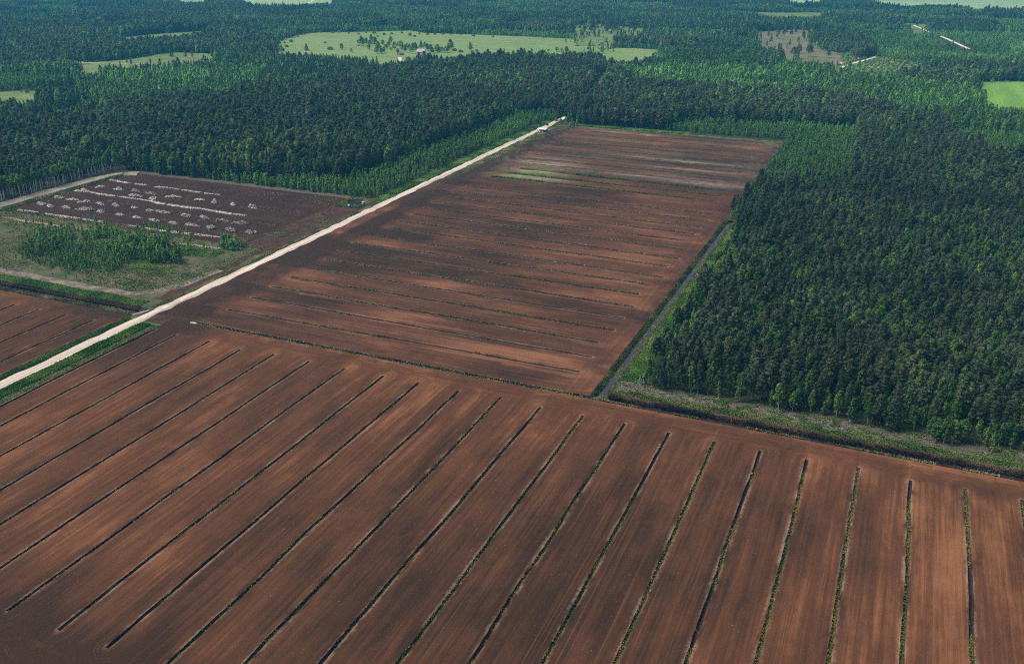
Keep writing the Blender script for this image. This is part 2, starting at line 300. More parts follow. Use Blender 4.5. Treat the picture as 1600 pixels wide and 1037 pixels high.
M['scrub_ground'] = simple('rough_bog_grass', (0.052, 0.070, 0.028), (0.125, 0.115, 0.065), 0.07, c3=(0.048, 0.085, 0.02), bump=0.8, bscale=1.6, dist=0.4)
M['track'] = simple('rutted_track', (0.10, 0.085, 0.07), (0.26, 0.225, 0.19), 0.14, c3=(0.085, 0.095, 0.045), bump=0.5)
M['dark_soil'] = simple('bare_dark_soil', (0.045, 0.034, 0.030), (0.085, 0.065, 0.055), 0.12, c3=(0.07, 0.075, 0.035), bump=0.5)
M['dark_peat'] = simple('trampled_peat', (0.034, 0.020, 0.014), (0.075, 0.036, 0.022), 0.15, c3=(0.10, 0.06, 0.04), bump=0.5)
def field_mat(name, c1, c2, c3, sx, sy):
    k = NT(name, 0.9); P_ = k.pos()
    cl = k.mix(k.rng(k.noise(k.scale(P_, (sx, sy, 1.0)), 1.0, 5, 0.7), 0.36, 0.64), c1, c2)
    cl = k.mix(k.rng(k.noise(P_, 0.03, 6, 0.75), 0.48, 0.68, 0.0, 0.8), cl, c3)
    cl = k.mix(k.rng(k.noise(P_, 0.15, 4, 0.7), 0.56, 0.68, 0.0, 0.6), cl, tuple(0.6 * v for v in c3))
    k.col(cl); return k.m
M['meadow'] = field_mat('hay_meadow', (0.14, 0.25, 0.075), (0.24, 0.32, 0.12), (0.19, 0.27, 0.10), 0.006, 0.06)
M['glade'] = field_mat('forest_glade', (0.11, 0.19, 0.05), (0.20, 0.25, 0.09), (0.08, 0.15, 0.035), 0.02, 0.03)
M['crop'] = field_mat('green_crop', (0.13, 0.29, 0.045), (0.20, 0.38, 0.06), (0.16, 0.31, 0.06), 0.05, 0.004)
M['felled'] = simple('felled_ground', (0.13, 0.15, 0.075), (0.22, 0.185, 0.13), 0.02, c3=(0.09, 0.13, 0.045), detail=6)
M['pale_crop'] = field_mat('pale_crop', (0.22, 0.38, 0.18), (0.36, 0.50, 0.26), (0.28, 0.42, 0.18), 0.001, 0.008)
k = NT('ditch_water', 0.04, 1.0)
k.col((0.03, 0.034, 0.038)); k.bump(k.noise(k.pos(), 1.2, 3), 0.05, 0.05); M['water'] = k.m

def leafmat(name, c1, c2, c3, trans=0.25):
    """foliage: each tree its own green, each leaf clump its own tone"""
    k = NT(name, 0.75, 0.12)
    r = k.n('ShaderNodeObjectInfo').outputs['Random']
    ramp = k.n('ShaderNodeValToRGB')
    e = ramp.color_ramp.elements
    e[0].position, e[0].color = 0.0, (*c1, 1)
    e[1].position, e[1].color = 0.55, (*c2, 1)
    x = e.new(1.0); x.color = (*c3, 1)
    k.put(ramp.inputs[0], r)
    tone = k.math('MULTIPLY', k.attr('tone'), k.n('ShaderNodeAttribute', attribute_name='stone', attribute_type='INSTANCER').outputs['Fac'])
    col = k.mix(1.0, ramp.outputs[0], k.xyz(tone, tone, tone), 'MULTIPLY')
    k.col(col)
    tr = k.n('ShaderNodeBsdfTranslucent'); k.put(tr.inputs[0], col)
    mx = k.n('ShaderNodeMixShader'); mx.inputs[0].default_value = trans
    k.t.links.new(k.b.outputs[0], mx.inputs[1]); k.t.links.new(tr.outputs[0], mx.inputs[2])
    k.t.links.new(mx.outputs[0], k.t.nodes['Material Output'].inputs[0])
    return k.m
M['pine_leaf'] = leafmat('pine_needles', (0.074, 0.108, 0.058), (0.098, 0.138, 0.068), (0.128, 0.166, 0.080), 0.35)
M['birch_leaf'] = leafmat('birch_leaves', (0.075, 0.170, 0.046), (0.115, 0.240, 0.058), (0.230, 0.360, 0.085), 0.42)
M['spruce_leaf'] = leafmat('spruce_needles', (0.055, 0.098, 0.055), (0.072, 0.120, 0.064), (0.090, 0.140, 0.070), 0.3)
M['young_leaf'] = leafmat('young_birch_leaves', (0.105, 0.235, 0.060), (0.135, 0.280, 0.070), (0.185, 0.330, 0.085), 0.42)
M['shrub_leaf'] = leafmat('shrub_leaves', (0.09, 0.17, 0.06), (0.12, 0.21, 0.07), (0.17, 0.26, 0.09), 0.3)
M['pine_bark'] = simple('pine_bark', (0.10, 0.065, 0.045), (0.20, 0.115, 0.07), 0.6)
M['birch_bark'] = simple('birch_bark', (0.62, 0.60, 0.56), (0.80, 0.78, 0.74), 0.7, c3=(0.25, 0.23, 0.21))
M['spruce_bark'] = simple('spruce_bark', (0.09, 0.075, 0.06), (0.15, 0.125, 0.10), 0.6)
M['dead_wood'] = simple('dead_wood', (0.28, 0.25, 0.22), (0.45, 0.41, 0.36), 0.5)
def tuftmat(name, a, b, c_):
    k = NT(name, 0.85, 0.1)
    t = k.attr('tone')
    ramp = k.n('ShaderNodeValToRGB'); e = ramp.color_ramp.elements
    e[0].position, e[0].color = 0.0, (*a, 1); e[1].position, e[1].color = 0.5, (*b, 1)
    x = e.new(1.0); x.color = (*c_, 1)
    k.put(ramp.inputs[0], t); k.col(ramp.outputs[0]); return k.m
M['ditch_plants'] = tuftmat('ditch_plants', (0.035, 0.055, 0.016), (0.11, 0.135, 0.032), (0.27, 0.26, 0.055))
M['sedge'] = tuftmat('pale_sedge', (0.07, 0.095, 0.035), (0.17, 0.18, 0.08), (0.36, 0.32, 0.19))
M['grass'] = tuftmat('tall_grass', (0.050, 0.140, 0.020), (0.095, 0.220, 0.030), (0.19, 0.30, 0.055))
M['drygrass'] = tuftmat('mixed_grass', (0.06, 0.115, 0.024), (0.14, 0.185, 0.05), (0.29, 0.26, 0.12))
M['heather'] = tuftmat('heather', (0.028, 0.019, 0.014), (0.072, 0.046, 0.032), (0.14, 0.095, 0.065))
M['twigs'] = tuftmat('grey_twigs', (0.09, 0.075, 0.06), (0.19, 0.165, 0.14), (0.42, 0.38, 0.34))
M['stump'] = tuftmat('bleached_stumps', (0.20, 0.165, 0.145), (0.56, 0.51, 0.45), (0.80, 0.76, 0.70))
M['stump_rust'] = tuftmat('rusty_stumps', (0.16, 0.10, 0.07), (0.42, 0.29, 0.21), (0.62, 0.50, 0.40))

# ------------------------------------------------------------------ ground sheet with openings for everything that is cut into it
FG = (-371.5, 320.0, 40.0, 373.5)
LF = (-640.0, -396.0, 40.0, 366.0)
FAR = (-384.9, -120.0, 373.5, 1028.0)
CHN = (-120.0, -110.5, 373.5, 700.0)
CUT = (-660.0, -424.0, 497.0, 640.0)
PND = (-424.0, -400.0, 616.0, 646.0)
LDR = (-640.0, -396.0, 366.0, 378.5)
VRG = (-110.5, 320.0, 373.5, 396.0)
holes = [FG, LF, FAR, CHN, CUT, PND, LDR, VRG]
us = sorted({-14000, -6000, -3000, -1500, 1500, 6000, 14000, *[h[0] for h in holes], *[h[1] for h in holes]})
vs_ = sorted({-14000, -3000, 0, 1500, 3000, 6000, 14000, *[h[2] for h in holes], *[h[3] for h in holes]})
gv = [(u, v, 0.0) for v in vs_ for u in us]
gf = []
for j in range(len(vs_) - 1):
    for i in range(len(us) - 1):
        cu, cv = (us[i] + us[i + 1]) / 2, (vs_[j] + vs_[j + 1]) / 2
        if any(h[0] < cu < h[1] and h[2] < cv < h[3] for h in holes): continue
        n = len(us); gf.append((j * n + i, j * n + i + 1, (j + 1) * n + i + 1, (j + 1) * n + i))
tag(obj('ground', npmesh('ground', gv, gf, [M['floor']])), 'dark forest floor and open ground reaching to the horizon', kind='structure')

# ------------------------------------------------------------------ tufts and shards (vectorised little geometry)
def tufts(P, size, blades=5, spread=0.6, up=1.0, seed=0, tone=None):
    """each tuft a spray of triangles; P Nx3"""
    r = np.random.default_rng(seed)
    n = len(P); N = n * blades
    base = np.repeat(P, blades, 0)
    s = np.repeat(size if not np.isscalar(size) else np.full(n, size), blades) * r.uniform(0.6, 1.25, N)
    az = r.uniform(0, 2 * pi, N)
    off = np.stack([np.cos(az), np.sin(az), np.zeros(N)], 1)
    side = np.stack([-np.sin(az), np.cos(az), np.zeros(N)], 1)
    b = base + off * (s * spread * 0.35 * r.random(N))[:, None]
    tip = b + off * (s * spread * r.uniform(0.3, 1.0, N))[:, None] + np.array([0, 0, 1.0]) * (s * up * r.uniform(0.5, 1.0, N))[:, None]
    wv = side * (s * 0.34)[:, None]
    V = np.stack([b - wv, b + wv, tip], 1).reshape(-1, 3)
    F = np.arange(N * 3).reshape(-1, 3)
    t = np.repeat(tone if tone is not None else r.random(n), blades) + r.uniform(-0.2, 0.2, N)
    return V, F, {'tone': np.repeat(np.clip(t, 0, 1), 3)}
def shards(P, length, thick, seed=0, flat=0.5):
    """bits of root and stump: stretched octahedra lying at all angles"""
    r = np.random.default_rng(seed)
    n = len(P)
    az = r.uniform(0, 2 * pi, n); el = r.uniform(-flat, flat, n)
    d = np.stack([np.cos(az) * np.cos(el), np.sin(az) * np.cos(el), np.sin(el)], 1)
    e = np.stack([-np.sin(az), np.cos(az), np.zeros(n)], 1)
    f = np.cross(d, e)
    L = (length * r.uniform(0.4, 1.3, n))[:, None]; T = (thick * r.uniform(0.5, 1.4, n))[:, None]
    V = np.stack([P - d * L / 2, P + d * L / 2, P - e * T, P + e * T, P - f * T, P + f * T], 1).reshape(-1, 3)
    q = np.array([[0, 2, 4], [0, 4, 3], [0, 3, 5], [0, 5, 2], [1, 4, 2], [1, 3, 4], [1, 5, 3], [1, 2, 5]])
    F = (np.arange(n) * 6)[:, None, None] + q[None]
    return V, F.reshape(-1, 3), {'tone': np.repeat(r.random(n), 6)}
def stuff(name, VFA, mat, parent=None, label=None):
    V, F, A = VFA
    o = obj(name, npmesh(name, V, F, [mat], A), parent)
    o['kind'] = 'stuff'
    if label: o['label'] = label
    return o

# ------------------------------------------------------------------ peat fields with recessed ditches
def peat_field(name, mat, rect, ditches, axis, step=2.0, extra=(), wet_shade=None, skip=None, attrs=None, camber=0.3, lane_cols=9, ditch_mat=None):
    """rect u0,u1,v0,v1. axis 'v': ditches run along v. ditches: list of dict(p0,p1 position at start/end, a0,a1 extent, w half width, depth)
    returns field object and ditch info"""
    u0, u1, v0, v1 = rect
    P0, P1, A0, A1 = (u0, u1, v0, v1) if axis == 'v' else (v0, v1, u0, u1)
    ditches = sorted(ditches, key=lambda d: d['p0'])
    rows = sorted(set(np.round(np.arange(A0, A1, step), 3)) | {A1} | set(extra))
    rows = np.array(rows)
    for d in ditches:
        for kk in ('a0', 'a1'):
            d[kk + 'i'] = int(np.argmin(abs(rows - d[kk])))
        d['a0'], d['a1'] = rows[d['a0i']], rows[d['a1i']]
    # column lines: (pos at A0, pos at A1, ditch id, role)
    cols = [(P0, P0, -1, 0)]
    prev = (P0, P0)
    for i, d in enumerate(ditches):
        w_ = d['w']; l = (d['p0'] - w_, d['p1'] - w_)
        gap = l[0] - prev[0]
        nc = max(2, int(round(gap / (20.0 / lane_cols))))
        for q in range(1, nc):
            t = q / nc; cols.append((prev[0] * (1 - t) + l[0] * t, prev[1] * (1 - t) + l[1] * t, -1, 0))
        cols.append((*l, i, -2))
        cols.append((d['p0'] - w_ * 0.62, d['p1'] - w_ * 0.62, i, -1)); cols.append((d['p0'] + w_ * 0.62, d['p1'] + w_ * 0.62, i, 1))
        cols.append((d['p0'] + w_, d['p1'] + w_, i, 2)); prev = (d['p0'] + w_, d['p1'] + w_)
    gap = P1 - prev[0]; nc = max(2, int(round(gap / (20.0 / lane_cols))))
    for q in range(1, nc + 1):
        t = q / nc; cols.append((prev[0] * (1 - t) + P1 * t, prev[1] * (1 - t) + P1 * t, -1, 0))
    nr, nc = len(rows), len(cols)
    T = (rows - A0) / (A1 - A0)
    pos = np.array([[c_[0] * (1 - t) + c_[1] * t for c_ in cols] for t in T])
    al = np.repeat(rows[:, None], nc, 1)
    for j, c_ in enumerate(cols):                     # ragged lips and wandering beds
        if c_[2] >= 0:
            d = ditches[c_[2]]
            amp = 0.34 * d['w']
            pos[:, j] += (vnoise(rows * 0.33, np.full(nr, j * 1.7 + 50), 3) - 0.5) * amp * 1.2 + (vnoise(rows * 0.035, np.full(nr, c_[2] * 3.1), 5) - 0.5) * 1.1 * sstep(0, 30, np.minimum(rows - d['a0'], d['a1'] - rows))
    # distance to ditch segments, contour coordinate
    dist = np.full((nr, nc), 1e6); cc = np.zeros((nr, nc))
    for d in ditches:
        t = np.clip((np.clip(al, d['a0'], d['a1']) - A0) / (A1 - A0), 0, 1)
        pm = d['p0'] * (1 - t) + d['p1'] * t
        dd = np.hypot(pos - pm, al - np.clip(al, d['a0'], d['a1']))
        s = np.where(pos >= pm, 1.0, -1.0)
        m = dd < dist
        cc[m] = (pm + s * dd)[m]; dist[m] = dd[m]
    lo, hi = np.median([d['a0'] for d in ditches]), np.median([d['a1'] for d in ditches])
    hl = np.maximum(sstep(hi - 2, hi + 7, al), sstep(lo + 2, lo - 7, al))
    z = camber * sstep(1.0, 9.0, dist) * sstep(0, 25, np.minimum(pos - P0, P1 - pos)) * sstep(0, 15, np.minimum(al - A0, A1 - al))
    z += (vnoise(pos * 0.25, al * 0.25, 9) - 0.5) * 0.12 * sstep(1.2, 4, dist) * sstep(0, 6, np.minimum(pos - P0, P1 - pos)) * sstep(0, 6, np.minimum(al - A0, A1 - al))
    U, Vv = (pos, al) if axis == 'v' else (al, pos)
    V = np.stack([U, Vv, z], 2).reshape(-1, 3)
    at = {'c': cc.ravel(), 'a': al.ravel(), 'd': dist.ravel(), 'h': hl.ravel()}
    wv = wet_shade(U, Vv) if wet_shade else np.zeros_like(U)
    for d in ditches:                                   # dry crumbly peat thrown out at the ditch ends
        for e_ in (d['a0'], d['a1']):
            t = (e_ - A0) / (A1 - A0); pm = d['p0'] * (1 - t) + d['p1'] * t
            wv = wv - 0.24 * np.exp(-np.hypot(pos - pm, (al - e_) * 0.6) / 2.2)
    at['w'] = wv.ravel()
    for kk, fn in (attrs or {}).items(): at[kk] = fn(U, Vv).ravel()
    F = []
    isd = np.zeros((nr - 1, nc - 1), bool)
    for j in range(nc - 1):
        ci, cj = cols[j], cols[j + 1]
        if ci[2] >= 0 and ci[2] == cj[2] and ci[3] in (-2, -1, 1):
            d = ditches[ci[2]]; isd[d['a0i']:d['a1i'], j] = True
    ii, jj = np.nonzero(~isd)
    if skip is not None:
        mu = (U[ii, jj] + U[ii + 1, jj + 1]) / 2; mv = (Vv[ii, jj] + Vv[ii + 1, jj + 1]) / 2
        kp = ~skip(mu, mv); ii, jj = ii[kp], jj[kp]
    F = np.stack([ii * nc + jj, ii * nc + jj + 1, (ii + 1) * nc + jj + 1, (ii + 1) * nc + jj], 1)
    if axis == 'u': F = F[:, ::-1]
    f = obj(name, npmesh(name, V, np.ascontiguousarray(F), [mat], at, smooth=True))
    f['kind'] = 'structure'
    for i, d in enumerate(ditches):
        j0 = [j for j, c_ in enumerate(cols) if c_[2] == i][0]
        a, b = d['a0i'], d['a1i']
        L = b - a + 1
        zb = -d['depth'] * (0.85 + 0.3 * vnoise(rows[a:b + 1] * 0.2, np.full(L, i * 5.5), 2))
        Q = np.zeros((L, 4, 3))
        for q in range(4):
            Q[:, q, 0] = U[a:b + 1, j0 + q]; Q[:, q, 1] = Vv[a:b + 1, j0 + q]
            Q[:, q, 2] = z[a:b + 1, j0 + q] if q in (0, 3) else zb
        W = Q.reshape(-1, 3)
        r_, q_ = np.meshgrid(np.arange(L - 1), np.arange(3), indexing='ij')
        DF = np.stack([r_ * 4 + q_, r_ * 4 + q_ + 1, (r_ + 1) * 4 + q_ + 1, (r_ + 1) * 4 + q_], 2).reshape(-1, 4)
        e = (L - 1) * 4
        DF = np.vstack([DF, [[0, 3, 2, 1], [e, e + 1, e + 2, e + 3]]])
        if axis == 'u': DF = DF[:, ::-1]
        do = obj('drainage_ditch', npmesh('drainage_ditch', W, np.ascontiguousarray(DF), [ditch_mat or M['ditch']]), f)
        d['obj'] = do; d['Q'] = Q
    return f, ditches
def ditch_plants(d, dens, tone, size, mat, seed, fill=1.0, name='ditch_plants', rim=0.0, fade=0.0):
    """plants on bed and sides of one ditch, in reaches"""
    r = np.random.default_rng(seed)
    Q = d['Q']; L = len(Q)
    length = np.linalg.norm(Q[-1, 0] - Q[0, 0])
    n = int(length * dens)
    t = r.random(n) * (L - 1)
    cover = vnoise(t * 2.0 * 0.045, np.full(n, seed * 1.3), 4) + 0.35 * (vnoise(t * 0.5, np.full(n, seed * 2.3), 6) - 0.5)
    keep = r.random(n) < sstep(1 - fill - 0.16, 1 - fill + 0.16, cover)
    keep &= r.random(n) > fade * t / L
    t = t[keep]; n = len(t)
    if n < 4: return
    i = np.minimum(t.astype(int), L - 2); f = (t - i)[:, None]
    s = (r.beta(1.6, 1.6, n)[:, None] * (1 + 2 * rim) - rim) * 3
    q = np.clip(np.floor(s).astype(int), 0, 2)[:, 0]; g = s - q[:, None]
    A = Q[i, q] * (1 - g) + Q[i, q + 1] * g
    B = Q[i + 1, q] * (1 - g) + Q[i + 1, q + 1] * g
    P = A * (1 - f) + B * f
    P[:, 2] = np.minimum(P[:, 2], 0.12)
    tn = np.clip(tone + (vnoise(t * 0.08, np.full(n, seed * 0.7), 8) - 0.5) * 0.9 + r.uniform(-0.2, 0.2, n), 0, 1)
    stuff(name, tufts(P, size * r.uniform(0.7, 1.3, n), 5, 0.8, 0.7, seed, tn), mat, d['obj'])

def blob(U, V, cu, cv, ru, rv, a):
    return a * np.exp(-((U - cu) / ru) ** 2 - ((V - cv) / rv) ** 2)
def wet_shade_fg(U, V):  # soil moisture plus cloud shade and corner darkening painted into the peat colour
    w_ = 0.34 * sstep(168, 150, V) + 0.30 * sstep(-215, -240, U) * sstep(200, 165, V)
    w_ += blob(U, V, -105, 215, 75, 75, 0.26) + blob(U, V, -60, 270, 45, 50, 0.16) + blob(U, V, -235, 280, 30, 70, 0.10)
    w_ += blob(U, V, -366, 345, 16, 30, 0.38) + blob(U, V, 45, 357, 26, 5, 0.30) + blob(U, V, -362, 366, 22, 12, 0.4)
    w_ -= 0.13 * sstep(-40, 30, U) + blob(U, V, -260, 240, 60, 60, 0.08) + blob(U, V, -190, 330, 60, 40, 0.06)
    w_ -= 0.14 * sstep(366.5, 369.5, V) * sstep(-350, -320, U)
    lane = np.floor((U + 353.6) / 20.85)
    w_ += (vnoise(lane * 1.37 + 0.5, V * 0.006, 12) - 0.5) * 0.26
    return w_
fg_d = []
for i, u in enumerate(FG_U):
    fg_d.append(dict(p0=u, p1=u, a0=154.5 if u < 30 else 120.0, a1=FG_TOP[i], w=0.72, depth=1.1))
for u in (83.6, 103.8, 124, 144.2):
    fg_d.append(dict(p0=u, p1=u, a0=120.0, a1=356.0, w=0.72, depth=1.1))
fg_d.append(dict(p0=-370.0, p1=-370.0, a0=60.0, a1=357.0, w=0.8, depth=1.2))
fg, fg_d = peat_field('peat_field', M['peat'], FG, fg_d, 'v', 2.0, (370.5,), wet_shade_fg, lambda u, v: (v > 370.6) & (u > -356))
fg['label'] = 'wide brown milled peat field in the foreground with straight drainage ditches'
for i, d in enumerate(fg_d):
    if d['p0'] > 75: continue
    near = d['p0'] > -230
    fill = (0.72, 0.55, 0.8, 0.5, 0.66)[i % 5] if near else (0.85, 0.7, 0.92)[i % 3]
    tone = 0.6 if near else 0.5
    if i == 0 or i == 16: fill = 0.12
    if i in (12, 13, 15, 18): fill, tone = 0.85, 0.72
    ditch_plants(d, 17, tone, 0.5, M['ditch_plants'] if near or i % 2 else M['sedge'], 100 + i, fill)

def wet_lf(U, V):
    return 0.16 + 0.22 * sstep(352, 362, V) * sstep(-470, -420, U) + blob(U, V, -405, 340, 14, 30, 0.12) - blob(U, V, -500, 360, 30, 10, 0.2)
lf_d = [dict(p0=u, p1=u, a0=60.0, a1=352.0, w=0.65, depth=1.1) for u in (-398.6, -412.4, -433.8, -454.8, -475.0, -495.5, -516, -537)]
lf, lf_d = peat_field('peat_field', M['peat'], LF, lf_d, 'v', 2.0, (), wet_lf)
lf['label'] = 'narrow dark brown peat field left of the white gravel road'
for i, d in enumerate(lf_d):
    ditch_plants(d, 10, 0.3, 0.45, M['ditch_plants'], 300 + i, 0.3)

def wet_far(U, V):
    w_ = 0.34 * sstep(-352, -362, U) - 0.62 * sstep(-371, -376, U) * sstep(0.30, 0.55, vnoise(V * 0.012, V * 0, 3)) * sstep(700, 620, V) * sstep(390, 450, V) + 0.08 * sstep(560, 760, V) + 0.10 * sstep(-128, -122, U)
    lane = np.floor((V + 0.026 * (U + 350) - 395) / 20.0)
    w_ = w_ + (vnoise(lane * 1.37 + 0.5, U * 0.012, 19) - 0.5) * 0.62
    w_ += blob(U, V, -330, 560, 40, 110, 0.16) + blob(U, V, -240, 640, 80, 60, 0.06) + blob(U, V, -128, 640, 8, 60, 0.1)
    w_ -= blob(U, V, -240, 395, 110, 22, 0.22) + blob(U, V, -160, 440, 30, 60, 0.12) + blob(U, V, -122, 420, 4, 40, 0.2)
    w_ += blob(U, V, -362, 940, 16, 30, 0.3) + blob(U, V, -200, 880, 120, 22, 0.2)
    return w_
far_d = [dict(p0=a, p1=b, a0=u0, a1=u1, w=0.8 if a < 540 else 1.05, depth=1.1) for (u0, u1, a, b) in FAR_D]
def pale_far(U, V):
    p = blob(U, V, -200, 815, 95, 10, 0.75) * (0.3 + vnoise(U * 0.03, V * 0.15, 5)) + blob(U, V, -150, 806, 30, 8, 0.4) + blob(U, V, -310, 770, 30, 6, 1.4) + blob(U, V, -315, 792, 28, 6, 1.3) + blob(U, V, -318, 828, 28, 9, 1.2)
    p += blob(U, V, -300, 1008, 26, 8, 0.6) + blob(U, V, -262, 1005, 10, 5, 0.9) + blob(U, V, -205, 890, 60, 5, 0.9) + blob(U, V, -180, 858, 40, 4, 0.7) + blob(U, V, -325, 850, 25, 6, 0.7) + blob(U, V, -155, 980, 18, 5, 0.5)
    return np.clip(p, 0, 1)
def green_far(U, V):
    p = blob(U, V, -315, 763, 26, 7, 0.9) + blob(U, V, -318, 783, 28, 8, 1.0) + blob(U, V, -312, 806, 24, 7, 0.9)
    p += 1.0 * sstep(1019, 1026, V) + 0.9 * sstep(-374 - 0.0 * V, -379, U + 4 * (vnoise(V * 0.05, V * 0, 8) - 0.5)) * sstep(640, 820, V) * (0.4 + 0.6 * sstep(0.35, 0.5, vnoise(V * 0.02, V * 0, 9))) + 0.5 * blob(U, V, -132, 1010, 12, 12, 1)
    return np.clip(p, 0, 1)
far, far_d = peat_field('peat_field', M['peat_far'], FAR, far_d, 'u', 3.0, (), wet_far, None,
                        dict(r=lambda U, V: sstep(780, 850, V), p=pale_far, g=green_far), 0.25, 8)
far['label'] = 'long brown peat field between gravel road and water channel, ditches running across it'
for i, d in enumerate(far_d):
    v = d['p0']
    if 750 < v < 805: ditch_plants(d, 13, 0.3, 1.0, M['grass'], 400 + i, 0.75, rim=0.9, fade=0.9)
    elif v > 800: ditch_plants(d, 5, 0.3, 0.7, M['ditch_plants'], 400 + i, 0.55)
    else:
        ditch_plants(d, 13 if v < 540 else 9, 0.5 if v < 540 else 0.8, 0.55, M['sedge'] if i % 3 or v > 540 else M['ditch_plants'], 400 + i, (0.55, 0.85, 0.72, 0.9)[i % 4] if i > 1 else 0.35, rim=0.5)

def wet_cut(U, V): return 0.30 - 0.14 * (vnoise(U * 0.01, V * 0.12, 4) - 0.3)
cut_d = [dict(p0=a, p1=b, a0=u0, a1=u1, w=1.0, depth=1.2) for (u0, u1, a, b) in CUT_D]
cut, cut_d = peat_field('cutover_bog', M['cutover'], CUT, cut_d, 'u', 3.0, (), wet_cut)
cut['label'] = 'blackish cut bog with rows of bleached stumps left of the road'

# ------------------------------------------------------------------ strips of setting
def strip(name, mat, rings, label=None, closed=False):
    """loft a row of cross-sections; rings L x K x 3"""
    R = np.asarray(rings, float); L, K = R.shape[:2]
    r_, q_ = np.meshgrid(np.arange(L - 1), np.arange(K - 1), indexing='ij')
    F = np.stack([r_ * K + q_, r_ * K + q_ + 1, (r_ + 1) * K + q_ + 1, (r_ + 1) * K + q_], 2).reshape(-1, 4)
    o = obj(name, npmesh(name, R.reshape(-1, 3), F, [mat], smooth=True))
    o['kind'] = 'structure'
    if label: o['label'] = label
    return o
def path_strip(name, mat, pts, width, z=0.03, crown=0.0, label=None, wob=0.0, step=6.0, dens=5):
    pts = np.array(pts, float)
    seg = np.r_[0, np.cumsum(np.linalg.norm(np.diff(pts, axis=0), axis=1))]
    t = np.linspace(0, seg[-1], max(3, int(seg[-1] / step)))
    X, Y = np.interp(t, seg, pts[:, 0]), np.interp(t, seg, pts[:, 1])
    ks = 5
    Xs, Ys = X.copy(), Y.copy()
    for _ in range(6):
        Xs[1:-1] = (Xs[:-2] + Xs[1:-1] * 2 + Xs[2:]) / 4; Ys[1:-1] = (Ys[:-2] + Ys[1:-1] * 2 + Ys[2:]) / 4
    dx, dy = np.gradient(Xs), np.gradient(Ys); l = np.hypot(dx, dy); nx, ny = dy / l, -dx / l
    rings = []
    for i in range(len(t)):
        row = []
        for q in range(dens):
            s = q / (dens - 1) * 2 - 1
            ww = width / 2 * s
            if q in (0, dens - 1): ww += (vnoise(np.array([t[i] * 0.13]), np.array([q * 3.3]), 8)[0] - 0.5) * wob * 2
            row.append((Xs[i] + nx[i] * ww, Ys[i] + ny[i] * ww, z + crown * (1 - s * s)))
        rings.append(row)
    return strip(name, mat, rings, label)
path_strip('gravel_road', M['gravel'], ROAD, 7.4, 0.12, 0.22, 'straight white gravel road running between the peat fields', 1.1, 2.5, 7)
path_strip('sandy_track', M['sand'], [(-678, 380), (-677, 480), (-677, 560), (-676, 618), (-668, 634), (-655, 640)], 14, 0.05, 0.5, 'broad pale sandy track along the birches', 1.5)
path_strip('forest_track', M['pale_gravel'], FOREST_TRACK, 5.5, 0.16, 0.05, 'pale track going on through the forest', 0.6)
path_strip('log_road', M['pale_gravel'], LOG_ROAD, 6.0, 0.16, 0.05, 'short white road with log piles in the far clearing', 0.5)
path_strip('far_road', M['pale_gravel'], FAR_ROAD, 7.0, 0.3, 0.05, 'far white road glimpsed between trees', 0.5)
path_strip('farm_track', M['pale_gravel'], FARM_ROAD, 6.0, 0.16, 0.0, 'white farm track coming out of the forest', 0.4)
path_strip('glade_path', M['pale_gravel'], GLADE_PATH, 3.0, 0.16, 0.0, 'thin white path across the left glade', 0.4)
path_strip('village_road', M['pale_gravel'], VILLAGE_ROAD, 7.0, 0.16, 0.0, 'white road end at the far left fields', 0.4)
path_strip('field_edge_path', M['pale_gravel'], FIELD_PATH, 3.0, 0.16, 0.0, 'pale path along the top of the bright green field', 0.4)
path_strip('rutted_track', M['track'], [(-660, 395), (-560, 394), (-500, 392), (-440, 391), (-418, 394), (-406, 410), (-403, 450)], 7.0, 0.06, 0.0, 'worn sandy track below the birch scrub', 1.4)
path_strip('bare_strip', M['dark_peat'], [(-400.5, 392), (-401, 440), (-405, 500), (-412, 560), (-410, 610)], 9.0, 0.04, 0.0, 'bare dark soil strip beside the gravel road', 2.5)

def flat(name, mat, u0, u1, v0, v1, z, label=None, n=24):
    us_ = np.linspace(u0, u1, n); rings = [[(u, v, z) for v in np.linspace(v0, v1, 6)] for u in us_]
    R = np.array(rings)[:, ::-1]
    return strip(name, mat, R, label)
flat('rough_bog', M['scrub_ground'], -664, -396.5, 378.6, 497, 0.02, 'rough grassy bog with young birches left of the road')
flat('rough_bog', M['dark_peat'], -424, -396.5, 497, 615.9, 0.02, 'bare dark soil between the stump rows and the road')
flat('rough_bog', M['slash'], -660, -424, 640, 648, 0.03, 'brown bank of dug peat in front of the young birches')
# grassy shoulders of the road
flat('road_verge', M['verge'], -396, -393.1, 60, 366, 0.03, 'green shoulder on the left of the road')
flat('road_verge', M['verge'], -384.6, -371.6, 60, 362, 0.03, 'green shoulder on the right of the road')
flat('road_verge', M['dark_peat'], -384.9, -371.6, 362, 373.5, 0.035, 'trampled dark peat at the road crossing')
flat('road_verge', M['verge'], -406, -393.4, 640, 1040, 0.03, 'grassy strip between road and young birches')
flat('road_verge', M['scrub_ground'], -396.4, -393.2, 366, 640, 0.035, 'thin grass strip on the road edge by the bog')
flat('back_verge', M['verge'], -370, -225, 1028.1, 1040, 0.04, 'bright grass strip at the far end of the peat field')

